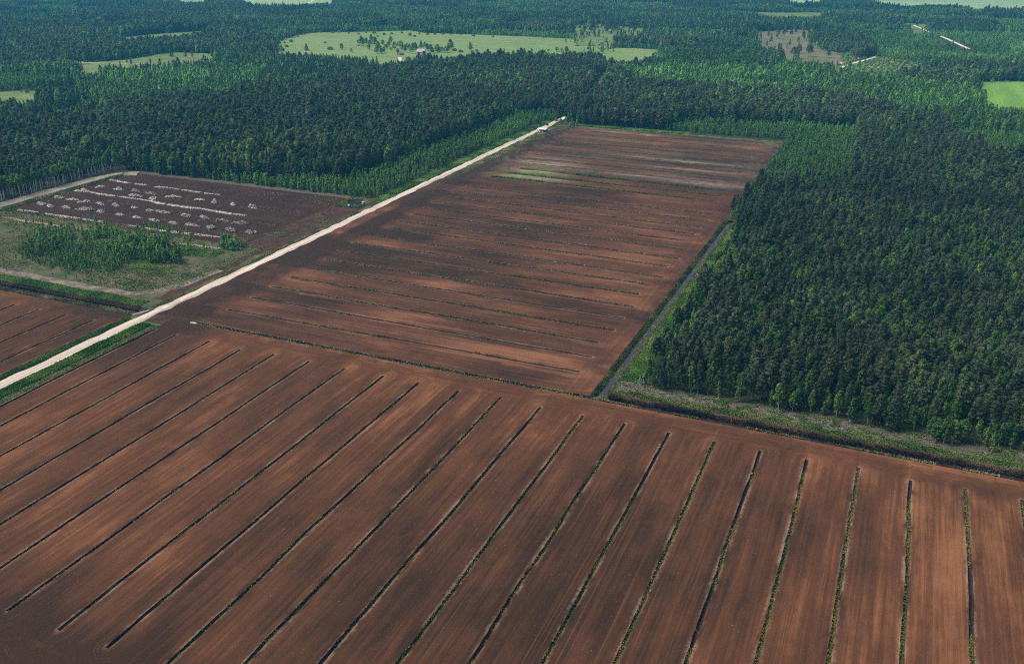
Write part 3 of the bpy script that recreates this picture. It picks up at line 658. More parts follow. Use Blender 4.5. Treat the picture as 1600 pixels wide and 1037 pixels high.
# boundary ditch in front of far field and verge (v 370.5 .. 373.5)
def trough(name, u0, u1, prof, mat, seed, step=2.5, along='u', label=None):
    t = np.arange(u0, u1 + 0.01, step); t[-1] = u1
    R = []
    for k_, (p, z_) in enumerate(prof):
        edge = k_ in (0, len(prof) - 1)
        j = np.zeros(len(t)) if edge else (vnoise(t * 0.3, np.full(len(t), seed + k_ * 7.7), 4) - 0.5) * 0.8
        zz = np.zeros(len(t)) + z_ + (0 if edge else (vnoise(t * 0.4, np.full(len(t), seed + k_ * 3.1 + 40), 5) - 0.5) * 0.35)
        R.append(np.stack([t, p + j, zz], 1) if along == 'u' else np.stack([p + j, t, zz], 1))
    R = np.stack(R, 1)
    if along == 'u': R = R[:, ::-1]
    return strip(name, mat, R, label), R
bd, BR = trough('boundary_ditch', -356, -120, [(370.5, 0), (371.2, -1.1), (372.4, -1.1), (373.5, 0)], M['ditch'], 3, label='overgrown boundary ditch between the two brown peat fields')
cap = npmesh('ditch_end', [(-356, 370.5, 0), (-356, 373.5, 0), (-356, 372.6, -1.3), (-356, 371.0, -1.3)], [(0, 1, 2, 3)], [M['ditch']])
obj('ditch_end', cap, bd)
trough('boundary_ditch', -120, 320, [(370.5, 0), (371.1, -1.2), (372.6, -1.3), (373.5, 0.1)], M['ditch'], 5, label='black boundary ditch below the heather bank')
vb, VB = trough('spoil_bank', -110.5, 320, [(373.5, 0.1), (374.8, 0.8), (376.4, 0.9), (378.4, 0.25)], M['bank'], 11, label='dark brown heather-covered spoil bank along the peat field')
trough('grass_verge', -110.5, 320, [(378.4, 0.25), (380, 0.1), (383, 0.05), (386.2, 0.0)], M['verge'], 13, label='grass strip behind the heather bank')
trough('brash_strip', -110.5, 320, [(386.2, 0.0), (388, 0.12), (390, 0.12), (396, 0.0)], M['slash'], 15, label='grey strip of cut brash in front of the right-hand forest')
# left drainage ditch between left field and the bog
trough('boundary_ditch', -640, -396, [(366, 0), (368.6, -0.1), (370.6, -1.1), (372.4, -1.1), (375.2, 0.5), (378.5, 0)], M['bank'], 21, label='dark ditch bank between the left peat field and the birch scrub')
# water channel
trough('channel_bank', 373.5, 700, [(-120, 0), (-119.0, 0.1), (-116.3, -1.4), (-113.3, -1.4), (-112.4, -0.4), (-110.5, 0)], M['ditch'], 31, along='v', label='dark peat banks of the water channel')
flat('channel_water', M['water'], -117.6, -112.0, 373.0, 692, -0.98, 'straight water channel between peat field and forest')
flat('channel_verge', M['verge'], -110.4, -101.5, 396.1, 720, 0.03, 'bright green grass verge beside the water channel', 60)
path_strip('wheel_track', M['track'], [(-60, 388.5), (-85, 389), (-96, 390), (-102, 394), (-105, 402), (-106, 420), (-106, 470), (-106, 560), (-106, 640)], 2.4, 0.16, 0.0, 'faint wheel track on the grass by the forest corner', 0.8)

# pond: square of ground lofted down to the water
PC = (-412.0, 631.0)
th = np.linspace(0, 2 * pi, 41)[:-1]
def sq(t):
    c_, s_ = cos(t), sin(t); m = max(abs(c_) / 12.0, abs(s_) / 15.0); return c_ / m, s_ / m
rings = []
for t in list(th) + [th[0]]:
    a_, b_ = sq(t); wv = 1 + 0.12 * sin(3 * t + 1) + 0.08 * sin(5 * t)
    rings.append([(PC[0] + a_, PC[1] + b_, 0), (PC[0] + 9.6 * wv * cos(t), PC[1] + 11.5 * wv * sin(t), 0.25), (PC[0] + 7.2 * wv * cos(t), PC[1] + 9.3 * wv * sin(t), -1.5)])
strip('pond_bank', M['scrub_ground'], np.array(rings), 'grassy bank round the small black pond')
pw = [(PC[0] + 8.6 * (1 + 0.12 * sin(3 * t + 1)) * cos(t), PC[1] + 10.6 * (1 + 0.12 * sin(3 * t + 1)) * sin(t), -1.0) for t in th]
tag(obj('pond_water', npmesh('pond_water', pw, [list(range(40))], [M['water']])), 'small black pond beside the gravel road', kind='structure')

# meadows and clearings
MEADOW_LOOK = {'farm_meadow': ('meadow', 'wide yellow-green hay meadow around the farm'), 'green_field': ('crop', 'bright green crop field at the right edge'),
  'top_right_field': ('pale_crop', 'pale blue-green field at the far right'), 'clear_cut': ('felled', 'brownish felled clearing in the far forest'),
  'rough_meadow': ('meadow', 'smaller meadow right of the farm meadow'), 'left_glade': ('glade', 'long light green glade in the left forest'),
  'far_left_strip': ('glade', 'thin pale strip of clearing far left'), 'left_edge_meadow': ('glade', 'green meadow at the left edge'),
  'scattered_clearing': ('glade', 'clearing with scattered seed trees beyond the meadow'), 'far_strip': ('glade', 'thin pale clearing near the top'),
  'bushy_clearing': ('glade', 'light green bushy clearing beside the log road'), 'road_glade': ('glade', 'small bright glade on the forest track'),
  'right_glade': ('glade', 'glade beside the far white road'), 'top_left_field': ('pale_crop', 'pale field at the far left'),
  'top_left_corner_field': ('pale_crop', 'small pale field at the top left'), 'top_mid_field': ('pale_crop', 'small pale field at the top')}
for mi, (nm, pl) in enumerate(OPEN.items()):
    mt, lb = MEADOW_LOOK[nm]
    tag(obj('meadow', npmesh('meadow', [(u, v, 0.02 + 0.005 * mi) for u, v in pl], [list(range(len(pl)))], [M[mt]])), lb, kind='structure')

# ------------------------------------------------------------------ low plants on the strips
def scatter(n, u0, u1, v0, v1, z=0.0, seed=0):
    r = np.random.default_rng(seed); return np.stack([r.uniform(u0, u1, n), r.uniform(v0, v1, n), np.full(n, z)], 1)
def patchy(P, s, seed, lo, hi):
    r = np.random.default_rng(seed + 1)
    return P[r.random(len(P)) < sstep(lo, hi, vnoise(P[:, 0] * s, P[:, 1] * s, seed))]
def ptone(P, seed): return np.clip(0.5 + (vnoise(P[:, 0] * 0.12, P[:, 1] * 0.12, seed) - 0.5) * 1.3, 0, 1)
P = scatter(9000, -384.2, -376.5, 200, 360, 0.02, 1); P = P[P[:, 0] < -376.8 + 1.2 * vnoise(P[:, 1] * 0.2, P[:, 1] * 0, 2)]
stuff('verge_grass', tufts(P, 0.9, 5, 0.7, 0.9, 1, ptone(P, 3)), M['grass'], label='lush green grass on the right shoulder of the gravel road')
P = scatter(3500, -378, -371.6, 200, 360, 0.02, 2); stuff('verge_grass', tufts(P, 0.5, 5, 0.7, 0.6, 2, ptone(P, 3)), M['heather'], label='dark low growth between road grass and the field drain')
P = scatter(4200, -397.4, -393.6, 230, 362, 0.02, 3); stuff('verge_grass', tufts(P, 0.9, 5, 0.7, 0.9, 3, ptone(P, 4)), M['grass'], label='green grass on the left shoulder of the gravel road')
P = patchy(scatter(9000, -405.5, -393.8, 640, 1040, 0.02, 4), 0.05, 5, 0.2, 0.5); stuff('verge_grass', tufts(P, 1.3, 5, 0.7, 0.8, 4, ptone(P, 4)), M['grass'], label='grass between the road and the young birches')
P = patchy(scatter(6000, -384.2, -373.8, 760, 1027, 0.02, 5), 0.04, 6, 0.3, 0.55); stuff('verge_grass', tufts(P, 1.0, 5, 0.7, 0.6, 5, ptone(P, 4)), M['drygrass'], label='patchy grass between road and far peat field')
P = patchy(scatter(3000, -396.2, -393.4, 380, 640, 0.02, 15), 0.05, 16, 0.3, 0.5); stuff('verge_grass', tufts(P, 0.7, 5, 0.7, 0.6, 15, ptone(P, 4)), M['drygrass'], label='thin grass fringe on the left road edge by the bog')
def surf_scatter(R, n, seed):
    r = np.random.default_rng(seed); L, K = R.shape[:2]
    i = r.integers(0, L - 1, n); q = r.integers(0, K - 1, n); f = r.random(n)[:, None]; g = r.random(n)[:, None]
    return (R[i, q] * (1 - f) + R[i + 1, q] * f) * (1 - g) + (R[i, q + 1] * (1 - f) + R[i + 1, q + 1] * f) * g
P = surf_scatter(VB, 16000, 6); P = P[P[:, 0] < 130]
stuff('bank_heather', tufts(P, 1.0, 5, 0.8, 0.75, 6, ptone(P, 9)), M['heather'], label='dark brown heather on the spoil bank')
P = scatter(15000, -110, 110, 376.6, 387.5, 0.18, 7); P = P[abs(P[:, 1] - 381.0 - 2.2 * (vnoise(P[:, 0] * 0.09, P[:, 0] * 0, 4) - 0.5)) < 2.6 + 1.8 * vnoise(P[:, 0] * 0.4, P[:, 1] * 0.4, 6)]; stuff('bank_grass', tufts(P, 1.0, 5, 0.7, 0.9, 7, ptone(P, 10) * 0.75), M['drygrass'], label='yellow-green grass along the back of the spoil bank')
P = scatter(3200, -112, 110, 385.6, 394, 0.12, 8); P[:, 2] += 0.05
stuff('brash_twigs', shards(P, 1.5, 0.10, 8, 0.25), M['twigs'], label='grey cut twigs strewn before the right-hand forest')
P = patchy(patchy(scatter(16000, -112, 110, 384, 396, 0.1, 9), 0.35, 10, 0.35, 0.7), 0.05, 12, 0.1, 0.9); stuff('brash_grass', tufts(P, 0.85, 5, 0.7, 0.7, 9, ptone(P, 3) * 0.6), M['drygrass'], label='grass patches in the grey brash strip')
P = scatter(2200, -118, 110, 371.4, 373.9, -0.5, 19); P = patchy(P, 0.08, 20, 0.45, 0.6); stuff('ditch_sedge', tufts(P, 0.8, 5, 0.7, 1.0, 19, ptone(P, 3)), M['sedge'], label='pale sedge in the black boundary ditch')
P = surf_scatter(BR, 6500, 10); stuff('ditch_sedge', tufts(P, 0.65, 5, 0.8, 0.8, 10, ptone(P, 5)), M['ditch_plants'], label='green plants filling the boundary ditch between the fields')
P = surf_scatter(BR, 1500, 18); stuff('ditch_litter', shards(P + [0, 0, 0.3], 0.5, 0.14, 11), M['stump'], label='pale lumps and sticks in the boundary ditch')
P = patchy(scatter(16000, -110.6, -103.5, 396, 700, 0.02, 11), 0.03, 12, 0.05, 0.3); stuff('channel_grass', tufts(P, 0.85, 5, 0.7, 0.7, 12, ptone(P, 6)), M['grass'], label='bright green grass on the verge of the water channel')
P = patchy(scatter(5000, -112, -101, 396, 700, 0.02, 31), 0.09, 32, 0.5, 0.7); stuff('channel_grass', tufts(P, 1.0, 5, 0.7, 0.7, 31, ptone(P, 6)), M['drygrass'], label='straw-coloured grass on the verge of the water channel')
P = scatter(5200, -120.2, -117.3, 374, 700, 0.0, 12); P[:, 0] += 0.5; P[:, 2] = np.interp(P[:, 0], [-119, -116.5], [0.05, -1.2]); stuff('channel_sedge', tufts(P, 0.8, 5, 0.8, 0.8, 13, ptone(P, 7) * 0.6), M['ditch_plants'], label='dark plants on the field-side bank of the channel')
P = scatter(3000, -113.4, -110.4, 374, 690, -0.6, 13); stuff('channel_sedge', tufts(P, 0.7, 5, 0.8, 0.8, 14, ptone(P, 7)), M['drygrass'], label='grass on the forest-side bank of the channel')
P = patchy(scatter(3200, -117.0, -112.4, 374, 690, -0.98, 14), 0.16, 15, 0.5, 0.68); stuff('water_plants', tufts(P, 0.7, 4, 1.0, 0.35, 15), M['ditch_plants'], label='dark weeds standing in the water channel')
P = scatter(7000, -560, -400, 372.5, 378, 0.1, 16); P[:, 2] = 0.15; stuff('bank_heather', tufts(P, 0.8, 5, 0.8, 0.7, 16, ptone(P, 9)), M['heather'], label='dark heather on the ditch bank below the birch scrub')
P = scatter(7000, -580, -404, 378, 389, 0.05, 17); P = P[P[:, 1] < 386 + 3 * vnoise(P[:, 0] * 0.05, P[:, 0] * 0, 3)]; stuff('bank_grass', tufts(P, 0.9, 5, 0.7, 0.7, 17, ptone(P, 9)), M['grass'], label='vivid green grass strip below the birch scrub')
P = scatter(3500, -560, -398, 366.3, 371, 0.0, 18); stuff('ditch_sedge', tufts(P, 0.7, 5, 0.7, 0.8, 18, ptone(P, 9)), M['sedge'], label='sedge along the ditch at the top of the left peat field')
P = patchy(scatter(26000, -662, -404, 396, 505, 0.03, 21), 0.035, 22, 0.25, 0.6); stuff('bog_grass', tufts(P, 0.9, 5, 0.8, 0.6, 21, ptone(P, 23)), M['drygrass'], label='mixed green and straw-coloured grass on the rough bog')
P = patchy(scatter(9000, -470, -425, 432, 482, 0.03, 22), 0.05, 25, 0.15, 0.5); stuff('bog_grass', tufts(P, 0.9, 5, 0.8, 0.6, 22, ptone(P, 23)), M['grass'], label='vivid green patch beside the birch scrub')
P = patchy(scatter(3000, -668, -660, 480, 640, 0.2, 24), 0.1, 25, 0.2, 0.5); stuff('bank_grass', tufts(P, 1.0, 5, 0.8, 0.7, 24, ptone(P, 23)), M['drygrass'], label='grassy edge of the broad sandy track')
P = patchy(scatter(5000, -440, -396, 470, 616, 0.05, 35), 0.06, 36, 0.5, 0.75); stuff('bog_grass', tufts(P, 0.8, 5, 0.8, 0.5, 35, ptone(P, 23)), M['drygrass'], label='sparse grass on the dark soil beside the road')
P = scatter(2500, -424, -400, 616, 646, 0.1, 25); P = P[np.hypot((P[:, 0] - PC[0]) / 9.6, (P[:, 1] - PC[1]) / 11.6) > 0.93]; stuff('pond_grass', tufts(P, 0.9, 5, 0.8, 0.7, 25, ptone(P, 23)), M['drygrass'], label='grass round the small black pond')
P = patchy(scatter(2600, -368, -228, 1026, 1040, 0.05, 26), 0.05, 27, 0.1, 0.3); stuff('back_grass', tufts(P, 1.4, 5, 0.8, 0.6, 26, ptone(P, 23)), M['grass'], label='bright grass along the far end of the peat field')

# ------------------------------------------------------------------ trees
def cyl(p0, p1, r0, r1, sides=5):
    p0, p1 = np.array(p0, float), np.array(p1, float)
    d = p1 - p0; d /= np.linalg.norm(d) + 1e-9
    a = np.cross(d, [0.3, 0.9, 0.2]); a /= np.linalg.norm(a); b = np.cross(d, a)
    t = np.arange(sides) * 2 * pi / sides
    ring = np.cos(t)[:, None] * a + np.sin(t)[:, None] * b
    V = np.vstack([p0 + ring * r0, p1 + ring * r1])
    i = np.arange(sides); j = (i + 1) % sides
    F = np.vstack([np.stack([i, j, j + sides], 1), np.stack([i, j + sides, i + sides], 1)])
    return V, F
def merge(parts):
    V, F, o = [], [], 0
    for v, f in parts:
        V.append(v); F.append(f + o); o += len(v)
    return np.vstack(V), np.vstack(F)
def leaves(cen, rad, kk, size, r, axis, outward=0.6, aspect=1.0):
    """kk leaf sprays round every clump centre; outward-facing triangles"""
    n = len(cen); N = n * kk
    c_ = np.repeat(cen, kk, 0); R = np.repeat(rad, kk, 0)
    d = r.normal(size=(N, 3)); d /= np.linalg.norm(d, axis=1)[:, None]
    p = c_ + d * R * (r.random(N) ** 0.45)[:, None]
    nrm = d * outward + r.normal(size=(N, 3)) * 0.45 + np.array([0, 0, 0.35])
    nrm /= np.linalg.norm(nrm, axis=1)[:, None]
    a = np.cross(nrm, r.normal(size=(N, 3))); a /= np.linalg.norm(a, axis=1)[:, None] + 1e-9
    b = np.cross(nrm, a)
    s = (size * r.uniform(0.55, 1.25, N))[:, None]
    V = np.stack([p - a * s * 0.6 - b * s * 0.4, p + a * s * 0.6 - b * s * 0.4 * r.uniform(0.4, 1.2, (N, 1)), p + b * s * 0.75 * aspect], 1).reshape(-1, 3)
    tone = np.repeat(np.repeat(r.uniform(0.62, 1.3, n), kk) * r.uniform(0.85, 1.15, N), 3)
    return V, np.arange(N * 3).reshape(-1, 3), tone
def make_pine(r):
    H = 16.0; lean = r.normal(size=2) * 0.25
    n = 56; t = np.sort(r.random(n) ** 0.9)
    base = r.uniform(0.26, 0.40)
    z = (base + (1 - base) * t) * H
    Rm = r.uniform(2.1, 2.9)
    prof = np.clip(np.sin(pi * np.clip(0.26 + 0.74 * t ** 0.75, 0, 1)), 0.05, 1)
    az = np.arange(n) * 2.4 + r.uniform(0, 0.9, n)
    rr = Rm * prof * r.uniform(0.45, 1.08, n)
    cen = np.stack([rr * np.cos(az) + lean[0] * t, rr * np.sin(az) + lean[1] * t, z], 1)
    cen[-1] = (lean[0], lean[1], H - 0.4)
    rad = np.stack([r.uniform(0.65, 1.1, n)] * 2 + [r.uniform(0.38, 0.65, n)], 1)
    V, F, tone = leaves(cen, rad, 28, 0.56, r, None, 0.7, 1.5)
    parts = [cyl((0, 0, -0.3), (lean[0], lean[1], H * 0.9), 0.17, 0.05, 6)]
    for i in range(0, n, 3):
        parts.append(cyl((lean[0] * t[i], lean[1] * t[i], z[i] - 0.5), cen[i], 0.045, 0.02, 3))
    return merge(parts), (V, F, tone)
def make_birch(r, H=15.0, base=0.16, Rm=None, trunk=0.13, n=52, kk=30, size=0.52):
    lean = r.normal(size=2) * 0.35
    Rm = Rm or r.uniform(1.8, 2.7)
    base = base + r.uniform(-0.06, 0.1)
    t = np.sort(r.random(n))
    z = (base + (1 - base) * t) * H
    prof = np.clip(np.sin(pi * np.clip(0.16 + 0.84 * t ** 0.8, 0, 1)), 0.06, 1) ** 0.85
    az = np.arange(n) * 2.4 + r.uniform(0, 1.2, n)
    rr = Rm * prof * (r.uniform(0.35, 1.05, n))
    cen = np.stack([rr * np.cos(az) + lean[0] * t, rr * np.sin(az) + lean[1] * t, z], 1)
    cen[-1] = (lean[0], lean[1], H - 0.5)
    f = H / 15.0
    rad = np.stack([r.uniform(0.5, 0.8, n) * f ** 0.6] * 2 + [r.uniform(0.6, 1.05, n) * f ** 0.6], 1)
    V, F, tone = leaves(cen, rad, kk, size, r, None, 0.75, 1.1)
    parts = [cyl((0, 0, -0.3), (lean[0] * 0.6, lean[1] * 0.6, H * 0.55), trunk, trunk * 0.6, 6), cyl((lean[0] * 0.6, lean[1] * 0.6, H * 0.55), (lean[0], lean[1], H * 0.93), trunk * 0.6, 0.03, 5)]
    for i in range(0, n, 3):
        parts.append(cyl((lean[0] * t[i] * .8, lean[1] * t[i] * .8, z[i] - 0.9 * f), cen[i], 0.04, 0.015, 3))
    return merge(parts), (V, F, tone)
def make_spruce(r):
    H = 17.0; lay = 15
    cen, rad = [], []
    Rm = r.uniform(2.1, 2.8)
    for l in range(lay):
        t = l / (lay - 1); z = (0.10 + 0.88 * t) * H
        R = Rm * (1 - t) ** 0.85 + 0.12
        m = max(3, int(8 * (1 - t) + 3))
        for q in range(m):
            a = q * 2 * pi / m + l * 0.7 + r.uniform(-0.2, 0.2); rq = R * r.uniform(0.5, 1.0)
            cen.append((rq * cos(a), rq * sin(a), z - 0.28 * rq + r.uniform(-0.2, 0.2))); rad.append((0.55 * (1 - 0.5 * t), 0.55 * (1 - 0.5 * t), 0.35))
    cen.append((0, 0, H - 0.3)); rad.append((0.12, 0.12, 0.5))
    V, F, tone = leaves(np.array(cen), np.array(rad), 14, 0.55, r, None, 0.7, 1.5)
    return cyl((0, 0, -0.3), (0, 0, H * 0.95), 0.17, 0.03, 6), (V, F, tone)
def make_young(r):
    return make_birch(r, 8.0, 0.12, r.uniform(0.85, 1.25), 0.06, 26, 26, 0.40)
def make_shrub(r):
    n = 30; d = r.normal(size=(n, 3)); d /= np.linalg.norm(d, axis=1)[:, None]; d[:, 2] = abs(d[:, 2])
    cen = d * np.array([1.35, 1.35, 1.7]) * (r.random(n) ** 0.4)[:, None] + [0, 0, 0.7]
    rad = np.stack([r.uniform(0.4, 0.65, n)] * 3, 1)
    V, F, tone = leaves(cen, rad, 24, 0.38, r, None, 0.8, 1.1)
    parts = [cyl((0.1 * q, 0.1, -0.1), tuple(cen[q * 5]), 0.05, 0.02, 4) for q in range(5)]
    return merge(parts), (V, F, tone)
KINDS = {'pine': (make_pine, 'pine_leaf', 'pine_bark', 16.0), 'birch': (make_birch, 'birch_leaf', 'birch_bark', 15.0), 'spruce': (make_spruce, 'spruce_leaf', 'spruce_bark', 17.0),
         'young': (make_young, 'young_leaf', 'birch_bark', 8.0), 'shrub': (make_shrub, 'shrub_leaf', 'spruce_bark', 2.6),
         'tall': (lambda r: make_birch(r, 15.0, 0.60, r.uniform(1.3, 1.8), 0.24, 34, 26, 0.46), 'birch_leaf', 'birch_bark', 15.0)}
NVAR = 6
LIB = {}
for kd, (fn, lm, bm_, h_) in KINDS.items():
    col = bpy.data.collections.new('source_' + kd)
    vs2 = []
    for q in range(NVAR):
        r = np.random.default_rng(hash_ := (sum(map(ord, kd)) * 31 + q))
        (tv, tf), (lv, lf_, tone) = fn(r)
        trunk = npmesh(kd + '_trunk', tv, tf, [M[bm_]], {'tone': np.ones(len(tv))})
        crown = npmesh(kd + '_crown', lv, lf_, [M[lm]], {'tone': tone})
        both = npmesh(kd + '_tree', np.vstack([tv, lv]), np.vstack([tf, lf_ + len(tv)]), [M[bm_], M[lm]], {'tone': np.r_[np.ones(len(tv)), tone]},
                      np.r_[np.zeros(len(tf), int), np.ones(len(lf_), int)])
        so = bpy.data.objects.new('source_%s_%d' % (kd, q), both); col.objects.link(so)
        vs2.append((trunk, crown))
    LIB[kd] = (col, vs2)

# camera test in plain numbers: which trees fall into the picture and how large
ch, sh, cp, sp = cos(HEAD), sin(HEAD), cos(PITCH), sin(PITCH)
def view(P, z):
    x = P[:, 0] * ch + P[:, 1] * sh; y = -P[:, 0] * sh + P[:, 1] * ch
    h = z - CAM_H
    dep = y * cp - h * sp; up_ = y * sp + h * cp
    return x / dep, up_ / dep, dep
def jgrid(u0, u1, v0, v1, s, r):
    a, b = np.arange(u0, u1, s), np.arange(v0, v1, s)
    A, B = np.meshgrid(a, b)
    A = A + (np.arange(len(b)) % 2 * 0.5 * s)[:, None]
    P = np.stack([A.ravel(), B.ravel()], 1)
    return P + r.uniform(-0.42, 0.42, P.shape) * s
P1 = jgrid(-1500, 700, 380, 900, 3.75, rng); P2 = jgrid(-3300, 1200, 500, 4300, 4.7, rng); P3 = jgrid(-3300, 1500, 900, 4500, 5.8, rng)
def keepview(P):
    x, y, d = view(P, 8.0); return P[(d > 50) & (abs(x) < 0.64) & (y < 0.43) & (y > -0.45) & (np.hypot(P[:, 0], P[:, 1]) < 3700)]
R1, R2, R3 = [np.hypot(p[:, 0], p[:, 1]) for p in (P1, P2, P3)]
P = np.vstack([keepview(P1[R1 < 760]), keepview(P2[(R2 >= 760) & (R2 < 1500)]), keepview(P3[R3 >= 1500])])
def clear(P):
    u, v = P[:, 0], P[:, 1]
    b = (u > -685) & (u < -404) & (v > 340) & (v < 646)
    b |= (u < -371) & (v < 400) & (u > -760)
    b |= (u > -406) & (u < -371) & (v < 1046)
    b |= (u > -375) & (u < -117 + 3 * vnoise(v * 0.05, v * 0, 4)) & (v < 1037 + 4 * vnoise(u * 0.05, u * 0, 5))
    b |= (u > -122) & (u < -102 + 1.5 * vnoise(v * 0.06, v * 0, 6)) & (v < 705)
    b |= (u > -122) & (v < 392.5 + 3.5 * vnoise(u * 0.07, u * 0, 7))
    return b
P = P[~clear(P)]
def near_path(P, pts, w_):
    m = np.zeros(len(P), bool); pts = np.array(pts, float)
    for a, b in zip(pts[:-1], pts[1:]):
        d = b - a; t = np.clip(((P - a) @ d) / (d @ d), 0, 1); m |= np.linalg.norm(P - (a + t[:, None] * d), axis=1) < w_
    return m
P = P[~near_path(P, FOREST_TRACK, 6.0)]
P = P[~near_path(P, FARM_ROAD, 8.0)]
for seg in FAR_SEG:
    for dv in (0, -18, -36, -54, -72, -90): P = P[~near_path(P, np.array(seg) + [0, dv], 11.0)]
for dv in (0, -25, -50, -75, -100, -125, -150): P = P[~near_path(P, np.array(LOG_ROAD) + [2, dv], 14.0)]
for dv in (-30, -60, -90): P = P[~near_path(P, np.array(FARM_ROAD[1:]) + [-dv * -0.0, dv], 9.0)]
for nm, pl in OPEN.items():
    m = inpoly(P, pl)
    if nm == 'scattered_clearing': m &= rng.random(len(P)) < 0.93
    if nm == 'clear_cut': m &= rng.random(len(P)) < 0.975
    if nm == 'left_glade' or nm == 'right_glade': m &= rng.random(len(P)) < 0.985
    P = P[~m]
n = len(P)
stand = np.full(n, 'mixed', dtype='<U8'); sname = np.full(n, 'mixed', dtype='<U20')
for nm, (kd, pl) in STAND.items():
    m = inpoly(P, pl); stand[m] = kd; sname[m] = nm
nz = vnoise(P[:, 0] / 130, P[:, 1] / 130, 21) * 0.6 + vnoise(P[:, 0] / 45, P[:, 1] / 45, 22) * 0.4
nz2 = vnoise(P[:, 0] / 210, P[:, 1] / 90, 23)
rnd = rng.random(n); rnd2 = rng.random(n)
kind = np.full(n, 'birch', dtype='<U8'); hs = np.ones(n)
m = stand == 'mixed'
kind[m] = np.where(rnd[m] < np.clip(0.95 - nz[m] * 1.1, 0.08, 0.85), 'birch', np.where(rnd2[m] < 0.55 - 0.5 * (nz2[m] - 0.5), 'spruce', 'pine'))
hs[m] = 0.80 + 0.5 * sstep(0.3, 0.7, nz2[m])
wu = P[:, 0] + 60 * vnoise(P[:, 0] / 300, P[:, 1] / 300, 51); wv_ = P[:, 1] + 60 * vnoise(P[:, 0] / 300, P[:, 1] / 300, 52)
pu = np.floor(wu / 190); pv_ = np.floor(wv_ / 120 + 0.37 * (pu % 3)); ph = vnoise(pu * 7.13 + 0.5, pv_ * 3.71 + 0.5, 53); ph = (ph * 7.3) % 1.0; pt = (ph * 13.7) % 1.0
a = m & (ph < 0.30); kind[a] = np.where(rnd[a] < 0.80, 'birch', 'spruce'); hs[a] = 0.75 + 0.35 * pt[a]
a = m & (ph >= 0.30) & (ph < 0.52); kind[a] = np.where(rnd[a] < 0.72, 'pine', 'birch'); hs[a] = 0.95 + 0.25 * pt[a]
a = m & (ph >= 0.52) & (ph < 0.66); kind[a] = np.where(rnd[a] < 0.65, 'spruce', 'birch'); hs[a] = 0.85 + 0.3 * pt[a]
a = m & (ph >= 0.66) & (ph < 0.80); kind[a] = np.where(rnd[a] < 0.85, 'young', 'spruce'); hs[a] = np.where(kind[a] == 'young', 0.8 + 0.4 * pt[a], 0.5)
low = m & (ph >= 0.8) & (vnoise(P[:, 0] / 160 + 9, P[:, 1] / 110, 31) > 0.70)
kind[low] = np.where(rnd[low] < 0.75, 'young', 'birch'); hs[low] = np.where(kind[low] == 'young', 1.1, 0.62)
m = stand == 'light'
kind[m] = np.where(rnd[m] < 0.72, 'birch', np.where(rnd[m] < 0.9, 'young', 'spruce')); hs[m] = np.where(kind[m] == 'birch', 0.72 + 0.3 * nz[m], 0.95)
m = (stand == 'light') & (sname == 'top_right_light')
kind[m] = np.where(rnd[m] < 0.85, 'young', 'birch'); hs[m] = np.where(kind[m] == 'young', 0.85, 0.7)
m = stand == 'spruce'
kind[m] = np.where(rnd[m] < 0.75, 'spruce', 'birch'); hs[m] = 1.0 + 0.2 * nz2[m]
m = stand == 'pine'
pb = np.where(sname == 'pine_right', 0.30 + 0.8 * (vnoise(P[:, 0] / 28, P[:, 1] / 28, 61) - 0.5), 0.28 + 0.5 * (vnoise(P[:, 0] / 40, P[:, 1] / 40, 62) - 0.5)) + 0.45 * (nz - 0.45)
kind[m] = np.where(rnd[m] < np.clip(pb[m], 0.06, 0.75), 'birch', np.where(rnd2[m] < 0.06, 'spruce', 'pine')); hs[m] = np.where(sname[m] == 'pine_right', 0.88, 1.02) + 0.26 * nz2[m]
# birches along the forest edges
u, v = P[:, 0], P[:, 1]
edge = (u > -104) & ((v < 412) | ((u < -88) & (v < 700)))
e2 = edge & (rnd < 0.78); kind[e2] = np.where(rnd2[e2] < 0.65, 'birch', 'young'); hs[e2] = np.where(kind[e2] == 'birch', 0.62 + 0.35 * rnd[e2], 0.95)
e3 = (u > -122) & (u < -84 + 8 * vnoise(v / 20, v * 0, 8)) & (v > 640) & (v < 1040) & (rnd < 0.85); kind[e3] = np.where(rnd2[e3] < 0.7, 'young', 'birch'); hs[e3] = np.where(kind[e3] == 'young', 1.05, 0.65)
tl = (u < -684) & (u > -702) & (v < 660); kind[tl] = 'tall'; hs[tl] = 0.95
tl2 = (u <= -702) & (u > -720) & (v < 680) & (rnd < 0.6); kind[tl2] = 'tall'; hs[tl2] = 0.85
m = stand == 'young'
kind[m] = 'young'; hs[m] = 0.72 + 0.35 * nz[m]
m &= (rnd < 0.05); kind[m] = 'pine'; hs[m] = 0.5
ymask = (stand == 'young')
# young stands are denser: a second sowing
R_ = np.hypot(u, v)
ex = P[ymask & (R_ < 1300)] + rng.uniform(-2, 2, (int((ymask & (R_ < 1300)).sum()), 2))
ex = ex[~clear(ex)]
hx = 0.6 + 0.35 * rng.random(len(ex))
P = np.vstack([P, ex]); kind = np.r_[kind, np.full(len(ex), 'young')]; hs = np.r_[hs, hx]; sname = np.r_[sname, np.full(len(ex), 'young_extra')]
# thin random gaps in the old stands
gap = (rng.random(len(P)) < 0.04 + 0.5 * sstep(0.70, 0.86, vnoise(P[:, 0] / 7, P[:, 1] / 7, 77))) & ~np.isin(kind, ['young'])
P, kind, hs, sname = P[~gap], kind[~gap], hs[~gap], sname[~gap]
dead = inpoly(P, OPEN['clear_cut'])
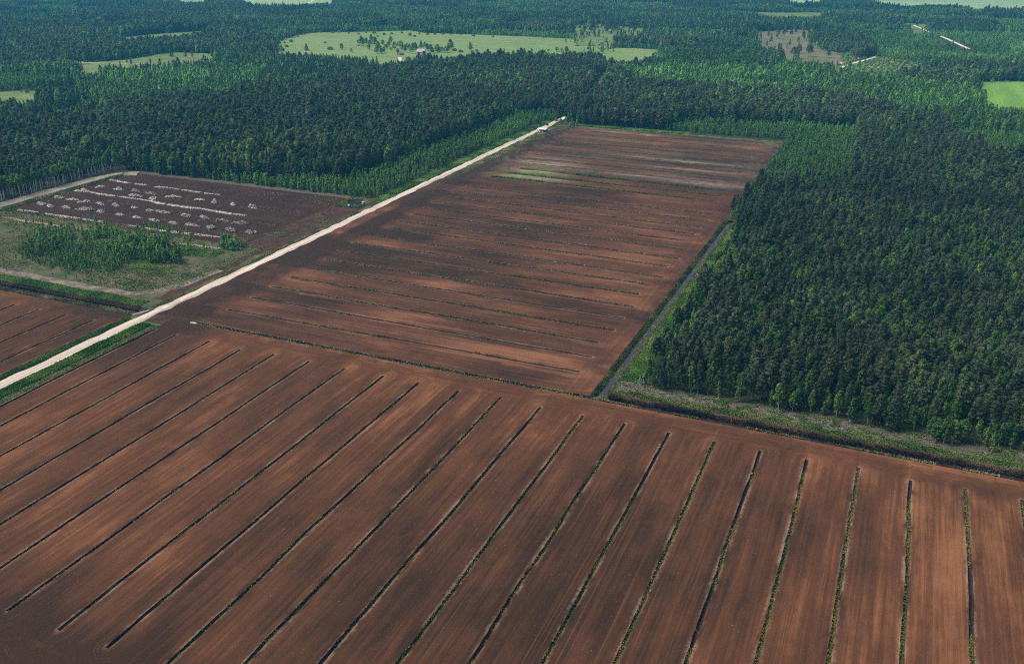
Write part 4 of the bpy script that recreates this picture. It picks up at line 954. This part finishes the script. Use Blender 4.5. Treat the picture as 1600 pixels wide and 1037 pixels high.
# birch scrub on the bog
S = jgrid(-600, -425, 395, 520, 2.3, rng); S = S[inpoly(S, SCRUB)]
dn = vnoise(S[:, 0] / 9, S[:, 1] / 9, 41); S = S[((dn > 0.40) & (rng.random(len(S)) < 0.85)) | (rng.random(len(S)) < 0.14)]; S = S[(S[:, 1] < 480) | (rng.random(len(S)) < 0.25)]
sk = np.where(rng.random(len(S)) < 0.12, 'tall', 'young').astype('<U8'); sh_ = np.where(sk == 'tall', 0.5, 0.22 + 0.80 * vnoise(S[:, 0] / 14, S[:, 1] / 14, 42) * rng.uniform(0.6, 1.15, len(S)))
right = (S[:, 0] > -478) & (S[:, 1] > 440) & (S[:, 1] < 475) & (rng.random(len(S)) < 0.4); sk[right] = 'birch'; sh_[right] = 0.56
X = jgrid(-655, -430, 398, 508, 7.5, rng); X = X[(vnoise(X[:, 0] / 22, X[:, 1] / 22, 43) > 0.5)]; X = X[~inpoly(X, SCRUB)]; X = X[X[:, 1] < 503]
sets = [(P, kind, hs, sname), (S, sk, sh_, np.full(len(S), 'scrub')), (X, np.where(rng.random(len(X)) < 0.5, 'young', 'shrub').astype('<U8'), rng.uniform(0.28, 0.5, len(X)), np.full(len(X), 'bogbush'))]
def pts(nm): return np.array(PTS[nm], float).reshape(-1, 2)
def addset(nm, kd, lo, hi, sn):
    a = pts(nm); sets.append((a, np.full(len(a), kd), rng.uniform(lo, hi, len(a)), np.full(len(a), sn)))
addset('farm_round', 'birch', 0.75, 1.2, 'farm'); addset('farm_spruce', 'spruce', 0.6, 0.95, 'farm')
addset('meadow_shrub', 'shrub', 1.2, 2.4, 'meadow'); addset('bush_group', 'young', 0.85, 1.1, 'bush'); addset('field_end_bush', 'young', 0.7, 0.95, 'fieldend')
addset('willow', 'birch', 0.62, 0.74, 'willow'); addset('edge_birch', 'birch', 0.58, 0.6, 'edgebirch')
# shrubs in the bushy clearing, and beyond the meadow
b = jgrid(-130, 20, 1560, 1920, 8, rng); b = b[inpoly(b, OPEN['bushy_clearing'])]; b = b[~near_path(b, LOG_ROAD, 10)]
sets.append((b, np.full(len(b), 'shrub'), rng.uniform(0.6, 1.2, len(b)), np.full(len(b), 'bushy')))
mp = []
for nm, pl in OPEN.items():
    if nm.startswith('top') or nm == 'far_strip': continue
    for a_, b_ in zip(pl, pl[1:] + pl[:1]):
        L0 = hypot(b_[0] - a_[0], b_[1] - a_[1])
        for _ in range(int(L0 / 9)):
            f_ = rng.random(); mp.append((a_[0] + (b_[0] - a_[0]) * f_ + rng.normal(0, 7), a_[1] + (b_[1] - a_[1]) * f_ + rng.normal(0, 9)))
mp = np.array(mp); mp = mp[~near_path(mp, FARM_ROAD, 6)]
sets.append((mp, np.where(rng.random(len(mp)) < 0.5, 'shrub', np.where(rng.random(len(mp)) < 0.7, 'young', 'birch')).astype('<U8'), rng.uniform(0.6, 1.3, len(mp)), np.full(len(mp), 'margin')))
T_P = np.vstack([s[0] for s in sets]); T_k = np.concatenate([s[1] for s in sets]); T_h = np.concatenate([s[2] for s in sets]); T_s = np.concatenate([s[3] for s in sets])
N = len(T_P)
T_h = T_h * rng.normal(1.0, 0.15, N).clip(0.6, 1.45) * (0.86 + 0.30 * vnoise(T_P[:, 0] / 16, T_P[:, 1] / 16, 78)) * np.where(np.hypot(T_P[:, 0], T_P[:, 1]) > 1200, 0.93, 1.0)
T_r = rng.uniform(0, 2 * pi, N); T_v = rng.integers(0, NVAR, N)
dist = np.hypot(T_P[:, 0], T_P[:, 1])
T_w = T_h * rng.uniform(0.85, 1.35, N) * np.where(dist > 1500, 1.30, np.where(dist > 760, 1.12, 1.0)) * np.where(np.isin(T_s, ['farm', 'bush', 'fieldend']), 1.7, 1.0) * np.where(T_s == 'willow', 1.55, 1.0) * np.where(T_s == 'scrub', 1.12, 1.0) * np.where((T_k == 'pine') & (dist < 900), 0.88, 1.0)
T_h = np.where(np.isin(T_s, ['farm']), T_h * 0.95, T_h)
qx, qy = T_P[:, 0], T_P[:, 1]
pu = np.floor((qx + 60 * vnoise(qx / 300, qy / 300, 51)) / 190); pq = np.floor((qy + 60 * vnoise(qx / 300, qy / 300, 52)) / 120 + 0.37 * (pu % 3))
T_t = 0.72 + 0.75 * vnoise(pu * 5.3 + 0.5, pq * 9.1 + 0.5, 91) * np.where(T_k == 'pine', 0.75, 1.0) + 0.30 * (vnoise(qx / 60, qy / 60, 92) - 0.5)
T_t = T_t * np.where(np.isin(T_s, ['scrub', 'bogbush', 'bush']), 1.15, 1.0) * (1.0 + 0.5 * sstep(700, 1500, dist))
T_t *= np.where(np.isin(T_s, ['birch_left_mid', 'top_right_light', 'mid_birch']), 1.2, 1.0) * np.where(np.isin(T_s, ['pine_left', 'pine_back']), 0.88, 1.0)
near_r = (qx > -122) & (qy < 760); T_t[near_r] = 0.98 + 0.6 * (vnoise(qx / 30, qy / 30, 93)[near_r] - 0.5)
vx, vy, vd = view(T_P, 6.0)
inframe = (abs(vx) < 0.555) & (abs(vy) < 0.36)
hgt = np.array([KINDS[k_][3] for k_ in T_k]) * T_h
size = np.where(inframe, hgt / vd, 0)
print('trees', N, {k_: int((T_k == k_).sum()) for k_ in KINDS})
NAMES = {'pine': ('pine_tree', 'pine'), 'birch': ('birch_tree', 'birch'), 'tall': ('birch_tree', 'birch'), 'spruce': ('spruce_tree', 'spruce'), 'young': ('young_birch', 'young birch'), 'shrub': ('leafy_shrub', 'shrub')}
WORD = {'pine': 'grey-green pine', 'birch': 'leafy green birch tree', 'tall': 'white-trunked birch tree', 'spruce': 'dark pointed spruce', 'young': 'bright green birch sapling', 'shrub': 'low rounded shrub'}
def where(i):
    u, v, s = T_P[i, 0], T_P[i, 1], T_s[i]
    if s == 'scrub': return 'in the scrub patch on the rough bog left of the road'
    if s == 'bogbush': return 'standing alone on the rough bog left of the road'
    if s == 'bush': return 'in the small clump at the end of the stump rows'
    if s == 'fieldend': return 'at the corner where road and far field end meet'
    if s == 'willow': return 'in the broad clump fronting the right forest'
    if s == 'edgebirch': return 'leaning alone before the right forest near the right edge'
    if s == 'farm': return 'around the farm in the hay meadow'
    if s == 'meadow': return 'on the edge of the hay meadow by the farm'
    if s == 'margin': return 'on the edge of a clearing in the distant forest'
    if s == 'bushy': return 'in the bushy clearing by the log road'
    if u > -122 and v < 760:
        if v < 415: return 'on the front edge of the right forest, ' + ('near its corner' if u < -70 else 'left half' if u < -25 else 'right half' if u < 30 else 'at the picture edge')
        if u < -86: return 'on the channel edge of the right forest, ' + ('near end' if v < 470 else 'middle part' if v < 580 else 'far end')
        w1 = ('near the front', 'halfway back', 'far back')[0 if v < 455 else 1 if v < 530 else 2]
        w2 = ('channel side', 'middle', 'right-hand side')[0 if u < -62 else 1 if u < -5 else 2]
        return '%s, %s of the dark right forest' % (w1, w2)
    if u > -122 and v < 1100: return 'in the right forest beyond the end of the water channel'
    if u < -404 and u > -690 and v < 760: return 'in the young stand behind the stump rows'
    if u < -684 and v < 700: return 'in the row beside the sandy track, ' + ('near end' if v < 540 else 'middle' if v < 595 else 'far end') if u > -704 else 'in the forest left of the sandy track'
    if u < -404 and v < 1060: return ('nearer the road' if u > -520 else 'deep in') + ' the left forest ' + ('behind the stump rows' if v < 780 else 'before the farm meadow')
    if u > -404 and v < 1250: return 'in the forest behind the far end of the peat field'
    return 'in the distant forest'
QT = {kd: (np.quantile(T_h[T_k == kd], 0.2), np.quantile(T_h[T_k == kd], 0.8)) for kd in KINDS}
single = np.zeros(N, bool)
for kd in KINDS:
    idx = np.nonzero((T_k == kd) & (size > 0))[0]
    single[idx[np.argsort(-size[idx])][:300 if kd not in ('birch', 'tall') else 150 if kd == 'tall' else 150]] = True
single[np.isin(T_s, ['farm', 'bush', 'fieldend', 'willow', 'edgebirch']) & (size > 0)] = True
for i in np.nonzero(single)[0]:
    kd = T_k[i]; nm, cat = NAMES[kd]
    o = bpy.data.objects.new(nm, None)
    o.location = (T_P[i, 0], T_P[i, 1], 0); o.rotation_euler = (0, 0, T_r[i]); o.scale = (T_w[i], T_w[i], T_h[i]); o.empty_display_size = 0.5
    C.objects.link(o)
    wh = where(i)
    szw = ('small ', '', 'tall ')[0 if T_h[i] < QT[kd][0] else 1 if T_h[i] < QT[kd][1] else 2]
    if len((szw + WORD[kd] + ' ' + wh).split()) > 16: szw = ''
    o['label'] = szw + WORD[kd] + ' ' + wh; o['category'] = cat; o['group'] = szw + WORD[kd] + 's ' + wh
    tr, cr = LIB[kd][1][T_v[i]]
    for pn, me in (('trunk' if kd != 'shrub' else 'stems', tr), ('crown', cr)):
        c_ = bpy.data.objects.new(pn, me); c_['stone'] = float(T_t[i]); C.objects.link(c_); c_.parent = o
# the mass of the forest, too many to count
STUFF = {'pine': ('pine_forest', 'dense mass of grey-green pines in the forests'), 'birch': ('birch_forest', 'mass of leafy birches mixed through the forests'), 'spruce': ('spruce_forest', 'dark spruces scattered through the far forests'),
         'young': ('young_birch_thicket', 'thickets of young birch along road and clearings'), 'tall': ('tall_birch_row', 'slender white-trunked birches by the sandy track'), 'shrub': ('shrub_mass', 'low shrubs in the clearings')}
for kd, (nm, lb) in STUFF.items():
    m = (T_k == kd) & ~single
    if not m.any(): continue
    me = bpy.data.meshes.new(nm)
    cnt = int(m.sum())
    me.vertices.add(cnt)
    me.vertices.foreach_set('co', np.c_[T_P[m], np.zeros(cnt)].astype(np.float32).ravel())
    a = me.attributes.new('tscale', 'FLOAT_VECTOR', 'POINT'); a.data.foreach_set('vector', np.c_[T_w[m], T_w[m], T_h[m]].astype(np.float32).ravel())
    a = me.attributes.new('trot', 'FLOAT_VECTOR', 'POINT'); a.data.foreach_set('vector', np.c_[np.zeros(cnt), np.zeros(cnt), T_r[m]].astype(np.float32).ravel())
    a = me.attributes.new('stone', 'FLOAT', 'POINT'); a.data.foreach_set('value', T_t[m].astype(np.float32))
    a = me.attributes.new('tvar', 'INT', 'POINT'); a.data.foreach_set('value', T_v[m].astype(np.int32))
    o = obj(nm, me); tag(o, lb, kind='stuff')
    ng = bpy.data.node_groups.new('plant_' + kd, 'GeometryNodeTree')
    ng.interface.new_socket('Geometry', in_out='INPUT', socket_type='NodeSocketGeometry'); ng.interface.new_socket('Geometry', in_out='OUTPUT', socket_type='NodeSocketGeometry')
    gi, go = ng.nodes.new('NodeGroupInput'), ng.nodes.new('NodeGroupOutput')
    ip = ng.nodes.new('GeometryNodeInstanceOnPoints'); ci = ng.nodes.new('GeometryNodeCollectionInfo')
    ci.inputs['Collection'].default_value = LIB[kd][0]; ci.inputs['Separate Children'].default_value = True; ci.inputs['Reset Children'].default_value = True
    def na(n_, ty):
        q = ng.nodes.new('GeometryNodeInputNamedAttribute'); q.data_type = ty; q.inputs['Name'].default_value = n_; return q.outputs['Attribute']
    L_ = ng.links.new
    L_(gi.outputs[0], ip.inputs['Points']); L_(ci.outputs[0], ip.inputs['Instance']); ip.inputs['Pick Instance'].default_value = True
    L_(na('tvar', 'INT'), ip.inputs['Instance Index']); L_(na('trot', 'FLOAT_VECTOR'), ip.inputs['Rotation']); L_(na('tscale', 'FLOAT_VECTOR'), ip.inputs['Scale'])
    L_(ip.outputs[0], go.inputs[0])
    md = o.modifiers.new('plant', 'NODES'); md.node_group = ng

# ------------------------------------------------------------------ stump piles and windrows on the cut bog
ORD = ['first', 'second', 'third', 'fourth', 'fifth', 'sixth', 'seventh', 'eighth', 'ninth', 'tenth', 'eleventh', 'twelfth', 'thirteenth']
ROWN = ['rearmost row', 'short second row', 'third row', 'front row']
for ri, row in enumerate(PILES):
    for pi_, (u, v) in enumerate(row):
        r = np.random.default_rng(900 + ri * 40 + pi_)
        fade = max(0.5, 1 - max(0, u + 560) / 260)
        n_ = int(210 * r.uniform(0.6, 1.3)); Rx, Ry, Hh = r.uniform(4.0, 7.6), r.uniform(1.8, 3.2), r.uniform(1.1, 2.4)
        rho = np.sqrt(r.random(n_)); a_ = r.uniform(0, 2 * pi, n_)
        lob = 0.65 + 0.6 * vnoise(a_ * 1.3, a_ * 0 + pi_, 17)
        cx_ = r.choice(3, n_, p=[0.5, 0.3, 0.2]); ox = np.array([0, r.uniform(-0.8, 0.8), r.uniform(-1, 1)])[cx_] * Rx; oy = np.array([0, r.uniform(-1, 1), r.uniform(-1, 1)])[cx_] * Ry; Hh = Hh * np.array([1, r.uniform(0.4, 1), r.uniform(0.2, 0.7)])[cx_]; lob = lob * np.array([0.75, 0.5, 0.5])[cx_]
        Pp = np.stack([ox + rho * lob * Rx * np.cos(a_), oy + rho * lob * Ry * np.sin(a_), np.clip(Hh * (1 - rho ** 1.6) * (0.7 + 0.6 * vnoise(a_, rho * 3, pi_)), 0.05, 9)], 1)
        V, F, A = shards(Pp, 1.7, 0.27, pi_ + ri * 50, 0.9)
        A['tone'] = A['tone'] ** 1.1
        A['tone'] = np.clip(A['tone'] * fade + (0.22 if ri < 2 else 0.1) * fade, 0, 1)
        nb = 16; tb = np.arange(nb) * 2 * pi / nb                              # heap body under the loose pieces
        rg = [(np.stack([Rx * f_ * np.cos(tb) * (1 + 0.12 * np.sin(tb * 3 + pi_)), Ry * f_ * np.sin(tb), np.full(nb, h_ * 1.5)], 1)) for f_, h_ in ((0.6, -0.12), (0.45, 0.2), (0.28, 0.38), (0.08, 0.45))]
        BV = np.vstack(rg); ii, jj = np.meshgrid(np.arange(3), np.arange(nb), indexing='ij'); j2 = (jj + 1) % nb
        q1 = np.stack([ii * nb + jj, ii * nb + j2, (ii + 1) * nb + j2], 2).reshape(-1, 3); q2 = np.stack([ii * nb + jj, (ii + 1) * nb + j2, (ii + 1) * nb + jj], 2).reshape(-1, 3)
        BF = np.vstack([q1, q2, [[3 * nb + j, 3 * nb + (j + 1) % nb, 3 * nb + 8] for j in range(nb) if j not in (7, 8)]])
        o = obj('stump_pile', npmesh('stump_pile', np.vstack([BV, V]), np.vstack([BF, F + len(BV)]), [M['stump_rust'] if (ri == 0 and pi_ in (2, 3)) else M['stump']], {'tone': np.r_[np.full(len(BV), 0.04), A['tone']]}))
        o.location = (u, v, 0.25); o.rotation_euler = (0, 0, r.uniform(-0.3, 0.3))
        tag(o, '%s heap from the sandy track in the %s of stump heaps' % (ORD[pi_], ROWN[ri]), 'stump heap', 'heaps of bleached stumps on the cut bog')
WROW = ['pale windrow of roots nearest the young birches behind', 'brightest long pale windrow between the stump heaps', 'broken pale windrow bordering the grassy bog, track end', 'broken pale windrow bordering the grassy bog, road end', 'long pale windrow just behind the birch scrub', 'short pale windrow beside the leafy clump near the road']
for wi, row in enumerate(ROWS):
    row = np.array(row); seg = np.r_[0, np.cumsum(np.hypot(*np.diff(row, axis=0).T))]
    n_ = int(seg[-1] * (17 if wi in (1, 4) else 10))
    r = np.random.default_rng(700 + wi)
    t = r.random(n_) * seg[-1]
    kp = r.random(n_) < sstep(*((0.0, 0.25) if wi in (1, 4) else (0.15, 0.42)), vnoise(t * 0.2, t * 0 + wi, 3)); t = t[kp]; n_ = len(t)
    off = r.normal(0, 0.75, n_) + 2.4 * (vnoise(t * 0.07, t * 0 + wi * 3.3, 13) - 0.5)
    Pp = np.stack([np.interp(t, seg, row[:, 0]), np.interp(t, seg, row[:, 1]) + off, 0.3 + np.clip(0.8 - abs(off) * 0.5, 0.05, 1) * r.random(n_)], 1)
    V, F, A = shards(Pp, 1.3, 0.30, wi + 60, 0.5)
    A['tone'] = np.clip(A['tone'] * (1.0 if wi in (1, 4) else 0.85) + 0.28, 0, 1)
    o = obj('stump_windrow', npmesh('stump_windrow', V, F, [M['stump_rust'] if wi == 4 else M['stump']], A))
    tag(o, WROW[wi], 'windrow', 'rows of bleached roots on the cut bog')
P_ = scatter(5500, -658, -430, 500, 636, 0.22, 61); P_ = patchy(P_, 0.07, 62, 0.35, 0.7)
stuff('root_litter', shards(P_, 0.9, 0.12, 63, 0.2), M['stump'], label='scattered bits of root on the cut bog')

# ------------------------------------------------------------------ buildings and small things
def pmat(name, c1, c2, rough=0.7, scale=0.8): return simple(name, c1, c2, scale, rough=rough)
M['plaster'] = pmat('pale_plaster', (0.62, 0.60, 0.56), (0.72, 0.70, 0.66)); M['brick'] = pmat('red_boards', (0.30, 0.16, 0.12), (0.36, 0.2, 0.15))
M['roof_lilac'] = pmat('lilac_grey_roof', (0.52, 0.47, 0.52), (0.62, 0.57, 0.61)); M['roof_grey'] = pmat('grey_roof', (0.28, 0.27, 0.27), (0.36, 0.35, 0.35))
M['roof_white'] = pmat('pale_blue_sheet_roof', (0.68, 0.75, 0.86), (0.78, 0.83, 0.90), 0.4); M['post'] = pmat('grey_post', (0.22, 0.21, 0.2), (0.3, 0.29, 0.28))
M['glass'] = pmat('window_glass', (0.03, 0.035, 0.04), (0.05, 0.055, 0.06), 0.15); M['door'] = pmat('brown_door', (0.13, 0.08, 0.05), (0.18, 0.11, 0.07))
M['white'] = pmat('white_plastic', (0.72, 0.74, 0.75), (0.80, 0.81, 0.81), 0.5); M['rust_red'] = pmat('dull_red_paint', (0.20, 0.06, 0.05), (0.26, 0.08, 0.06), 0.5); M['rubber'] = pmat('black_rubber', (0.02, 0.02, 0.02), (0.03, 0.03, 0.03))
M['log_red'] = pmat('alder_logs', (0.30, 0.16, 0.10), (0.42, 0.24, 0.16)); M['log_white'] = pmat('birch_logs', (0.60, 0.56, 0.50), (0.72, 0.68, 0.62)); M['log_brown'] = pmat('pine_logs', (0.22, 0.15, 0.10), (0.34, 0.24, 0.17))
def box(name, u0, u1, v0, v1, z0, z1, mat, parent):
    V = [(u0, v0, z0), (u1, v0, z0), (u1, v1, z0), (u0, v1, z0), (u0, v0, z1), (u1, v0, z1), (u1, v1, z1), (u0, v1, z1)]
    F = [(0, 3, 2, 1), (4, 5, 6, 7), (0, 1, 5, 4), (1, 2, 6, 5), (2, 3, 7, 6), (3, 0, 4, 7)]
    return obj(name, npmesh(name, V, F, [mat]), parent)
def gable_house(name, loc, rz, L, W, Hw, Hr, wall, roof, label, nwin=4):
    e = empty(name, (loc[0], loc[1], 0), rz)
    l, w_ = L / 2, W / 2
    V = [(-l, -w_, -0.2), (l, -w_, -0.2), (l, w_, -0.2), (-l, w_, -0.2), (-l, -w_, Hw), (l, -w_, Hw), (l, w_, Hw), (-l, w_, Hw), (-l, 0, Hw + Hr), (l, 0, Hw + Hr)]
    F = [(0, 1, 5, 4), (2, 3, 7, 6), (1, 2, 6, 9, 5), (3, 0, 4, 8, 7)]
    obj('wall', npmesh('wall', V, F, [wall]), e)
    ov = 0.6; s = Hr / w_; t_ = 0.18
    R = []
    for x in (-l - ov, l + ov):
        R += [(x, -w_ - ov, Hw - ov * s), (x, 0, Hw + Hr), (x, w_ + ov, Hw - ov * s), (x, -w_ - ov, Hw - ov * s + t_), (x, 0, Hw + Hr + t_), (x, w_ + ov, Hw - ov * s + t_)]
    F = [(0, 1, 7, 6), (1, 2, 8, 7), (3, 9, 10, 4), (4, 10, 11, 5), (0, 3, 4, 1), (1, 4, 5, 2), (6, 7, 10, 9), (7, 8, 11, 10), (0, 6, 9, 3), (2, 5, 11, 8)]
    rf = obj('roof', npmesh('roof', R, F, [roof]), e)
    box('chimney', -l * 0.3, -l * 0.3 + 0.8, -0.4, 0.4, Hw + Hr * 0.6, Hw + Hr + 1.2, M['brick'], rf)
    for i in range(nwin):
        x = -l + (i + 0.7) * L / (nwin + 0.4)
        wd = box('window', x - 0.6, x + 0.6, -w_ - 0.06, -w_ - 0.003, 1.0, 2.3, M['plaster'], e)
        box('pane', x - 0.48, x + 0.48, -w_ - 0.09, -w_ - 0.063, 1.12, 2.18, M['glass'], wd)
    box('door', l - 1.6, l - 0.6, -w_ - 0.07, -w_ - 0.003, 0, 2.1, M['door'], e)
    return tag(e, label, 'house')
fh = PTS['farmhouse'][0]
gable_house('farmhouse', fh, radians(12), 15, 8.5, 3.0, 4.4, M['plaster'], M['roof_lilac'], 'farmhouse with pale lilac-grey roof among trees in the meadow', 5)
gable_house('farm_barn', PTS['barn'][0], radians(70), 11, 7, 3.0, 2.6, M['brick'], M['roof_grey'], 'small reddish barn beside the farm track', 2)
HL = ['tall white house left of the far white road', 'tiny white house at the far left field edge', 'pale house at the far fields, left of its neighbours', 'pale house at the far fields, middle one', 'pale house at the far fields, right of its neighbours']
for i, p in enumerate(PTS['far_house']):
    gable_house('far_house', p, radians(20 + 30 * i), 11, 8, 5.5 if i == 0 else 3.2, 3.5, M['plaster'], M['roof_lilac'] if i == 0 else M['white'], HL[i], 3)['group'] = 'houses at the far fields'
# open shed by the road end
s = empty('open_shed', (*PTS['shed'][0], 0), radians(2))
R = [(-5.2, -3.4, 3.1), (5.2, -3.4, 3.1), (5.2, 3.4, 3.9), (-5.2, 3.4, 3.9)]
V = R + [(x, y, z + 0.12) for x, y, z in R]
obj('roof', npmesh('roof', V, [(0, 3, 2, 1), (4, 5, 6, 7), (0, 1, 5, 4), (1, 2, 6, 5), (2, 3, 7, 6), (3, 0, 4, 7)], [M['roof_white']]), s)
for x in (-4.8, 0, 4.8):
    for y, h_ in ((-3.1, 3.1), (3.1, 3.8)):
        box('post', x - 0.12, x + 0.12, y - 0.12, y + 0.12, -0.2, h_, M['post'], s)
box('back_wall', -5.0, 5.0, 3.25, 3.35, 0, 3.7, M['post'], s)
tag(s, 'open shed with pale blue-white roof at the far end of the road', 'shed')
def barrel(name, p0, p1, r0, mat, parent=None, sides=14, hollow=True):
    V, F = cyl(p0, p1, r0, r0, sides)
    F = list(map(list, F))
    if hollow:
        V2, F2 = cyl(p0, p1, r0 * 0.86, r0 * 0.86, sides)
        F += [[a + len(V) for a in f[::-1]] for f in F2]
        n_ = len(V)
        for i in range(sides):
            j = (i + 1) % sides
            F += [[i, i + n_, j + n_, j], [i + sides, j + sides, j + n_ + sides, i + n_ + sides]]
        V = np.vstack([V, V2])
    else:
        F += [list(range(sides))[::-1], list(range(sides, 2 * sides))]
    return obj(name, npmesh(name, V, F, [mat]), parent)
for i, (u, v) in enumerate([(-379.4, 973.8), (-383.0, 973.6)]):
    b = empty('white_tank', (u, v, 0)); barrel('body', (0, 0, 0), (0, 0, 1.5), 0.8, M['white'], b, 16, False); barrel('lid', (0, 0, 1.5), (0, 0, 1.65), 0.3, M['post'], b, 10, False)
    tag(b, ('right-hand' if i == 0 else 'left-hand') + ' white tank in front of the open shed', 'tank', 'white tanks by the shed')
# tractor on the road end
t = empty('tractor', (*PTS['tractor'][0], 0.3), radians(4))
box('hood', -0.55, 0.55, 0.6, 2.6, 0.9, 1.7, M['rust_red'], t); box('chassis', -0.4, 0.4, -1.4, 2.6, 0.55, 0.9, M['rubber'], t)
cb = box('cab', -0.85, 0.85, -1.3, 0.6, 0.95, 2.6, M['glass'], t); box('cab_roof', -0.95, 0.95, -1.4, 0.7, 2.6, 2.75, M['rust_red'], cb)
for x, y, r0, wdt in ((-1.0, -0.8, 0.85, 0.45), (1.0, -0.8, 0.85, 0.45), (-0.85, 2.0, 0.5, 0.35), (0.85, 2.0, 0.5, 0.35)):
    wl = barrel('wheel', (x - wdt / 2, y, r0), (x + wdt / 2, y, r0), r0, M['rubber'], t, 16, False); barrel('rim', (x - wdt / 2 - 0.02, y, r0), (x + wdt / 2 + 0.02, y, r0), r0 * 0.55, M['rust_red'], wl, 12, False)
tag(t, 'small dark red tractor on the road behind the open shed', 'tractor')
# pipes
u, v = PTS['culvert'][0]
tag(barrel('drain_pipe', (u - 3.0, v - 7.0, 0.35), (u + 0.6, v + 2.0, 0.45), 0.45, M['white']), 'long white drain pipe lying left of the road crossing', 'pipe')
e = empty('pipe_outlet', (*PTS['headwall'][0], 0)); barrel('pipe', (-2.6, 0.2, 0.15), (0.6, 1.7, -0.2), 0.55, M['white'], e); box('head_plate', -0.5, 1.0, 0.2, 0.5, -1.0, 0.55, M['white'], e)
tag(e, 'white pipe outlet at the start of the overgrown boundary ditch', 'pipe')
for i, (u, v) in enumerate(PTS['pond_pipe']):
    e = empty('white_well_ring', (u, v, 0)); barrel('ring', (0, 0, -0.4), (0, 0, 1.3), 0.8, M['white'], e, 18); barrel('cover', (0, 0, 1.3), (0, 0, 1.42), 0.85, M['plaster'], e, 18, False)
    tag(e, ('white concrete ring on the near left bank of the pond', 'white concrete ring on the road side of the pond')[i], 'concrete ring', 'white rings at the pond')
# log stacks along the far log road
LM = ['log_brown', 'log_white', 'log_red', 'log_red', 'log_white', 'log_white']
LL = ['dark brown log stack at the near end of the log road', 'second stack along the log road, pale birch logs', 'reddish log stack before the middle of the log road', 'reddish log stack past the middle of the log road', 'pale log stack near the far end of the log road', 'farthest pale log stack on the log road']
for i, (u, v) in enumerate(PTS['log_pile']):
    e = empty('log_stack', (u - 7, v, 0), radians(-15))
    lay = 7; parts = []
    r = np.random.default_rng(40 + i)
    for l in range(lay):
        nl = 34 - l * 3
        for q in range(nl):
            y = (q - nl / 2 + (l % 2) * 0.5) * 0.42; z = 0.2 + l * 0.36; rr = r.uniform(0.17, 0.22); o_ = r.uniform(-0.2, 0.2)
            V, F = cyl((-2.6 + o_, y, z), (2.6 + o_, y, z), rr, rr, 6); F = np.vstack([F, [[0, 5, 1], [1, 5, 2], [2, 5, 4], [2, 4, 3], [6, 7, 11], [7, 8, 11], [8, 10, 11], [8, 9, 10]]]); parts.append((V, F))
    V, F = merge(parts); lo = obj('logs', npmesh('logs', V, F, [M[LM[i]]]), e); lo['kind'] = 'stuff'
    tag(e, LL[i], 'log stack', 'log stacks on the far road')
# bare seed trees left on the felled clearing
cc_ = np.array(OPEN['clear_cut'], float)
r = np.random.default_rng(5); c0 = cc_.min(0); c1 = cc_.max(0)
for i in range(46):
    for _ in range(40):
        p = r.uniform(c0, c1)
        if inpoly(p[None], OPEN['clear_cut'])[0]: break
    e = empty('bare_tree', (p[0], p[1], 0), r.uniform(0, 6), r.uniform(0.8, 1.15))
    h_ = 15; parts = [cyl((0, 0, -0.2), (0.2, 0, h_), 0.22, 0.05, 5)]
    obj('trunk', npmesh('trunk', *merge(parts), [M['dead_wood']]), e)
    parts = [cyl((0.1, 0, z), (1.3 * cos(a), 1.3 * sin(a), z + 0.6), 0.07, 0.02, 3) for z, a in zip(np.linspace(6, 14.5, 12), r.uniform(0, 6.3, 12))]
    obj('branches', npmesh('branches', *merge(parts), [M['dead_wood']]), e)
    tag(e, 'thin bare tree left standing on the brownish felled clearing', 'bare tree', 'bare trees on the felled clearing')

# ------------------------------------------------------------------ air
hz = [(-15000, -15000, -4), (15000, -15000, -4), (15000, 15000, -4), (-15000, 15000, -4), (-15000, -15000, 230), (15000, -15000, 230), (15000, 15000, 230), (-15000, 15000, 230)]
hm = bpy.data.materials.new('haze'); hm.use_nodes = True; nt = hm.node_tree
nt.nodes.remove(nt.nodes['Principled BSDF'])
pv = nt.nodes.new('ShaderNodeVolumePrincipled'); pv.inputs['Density'].default_value = 1.0e-4; pv.inputs['Color'].default_value = (0.09, 0.58, 1.0, 1); pv.inputs['Anisotropy'].default_value = 0.0
nt.links.new(pv.outputs[0], nt.nodes['Material Output'].inputs['Volume'])
h = obj('haze', npmesh('haze', hz, [(0, 3, 2, 1), (4, 5, 6, 7), (0, 1, 5, 4), (1, 2, 6, 5), (2, 3, 7, 6), (3, 0, 4, 7)], [hm]))
tag(h, 'thin blue summer haze over the whole landscape', kind='stuff')
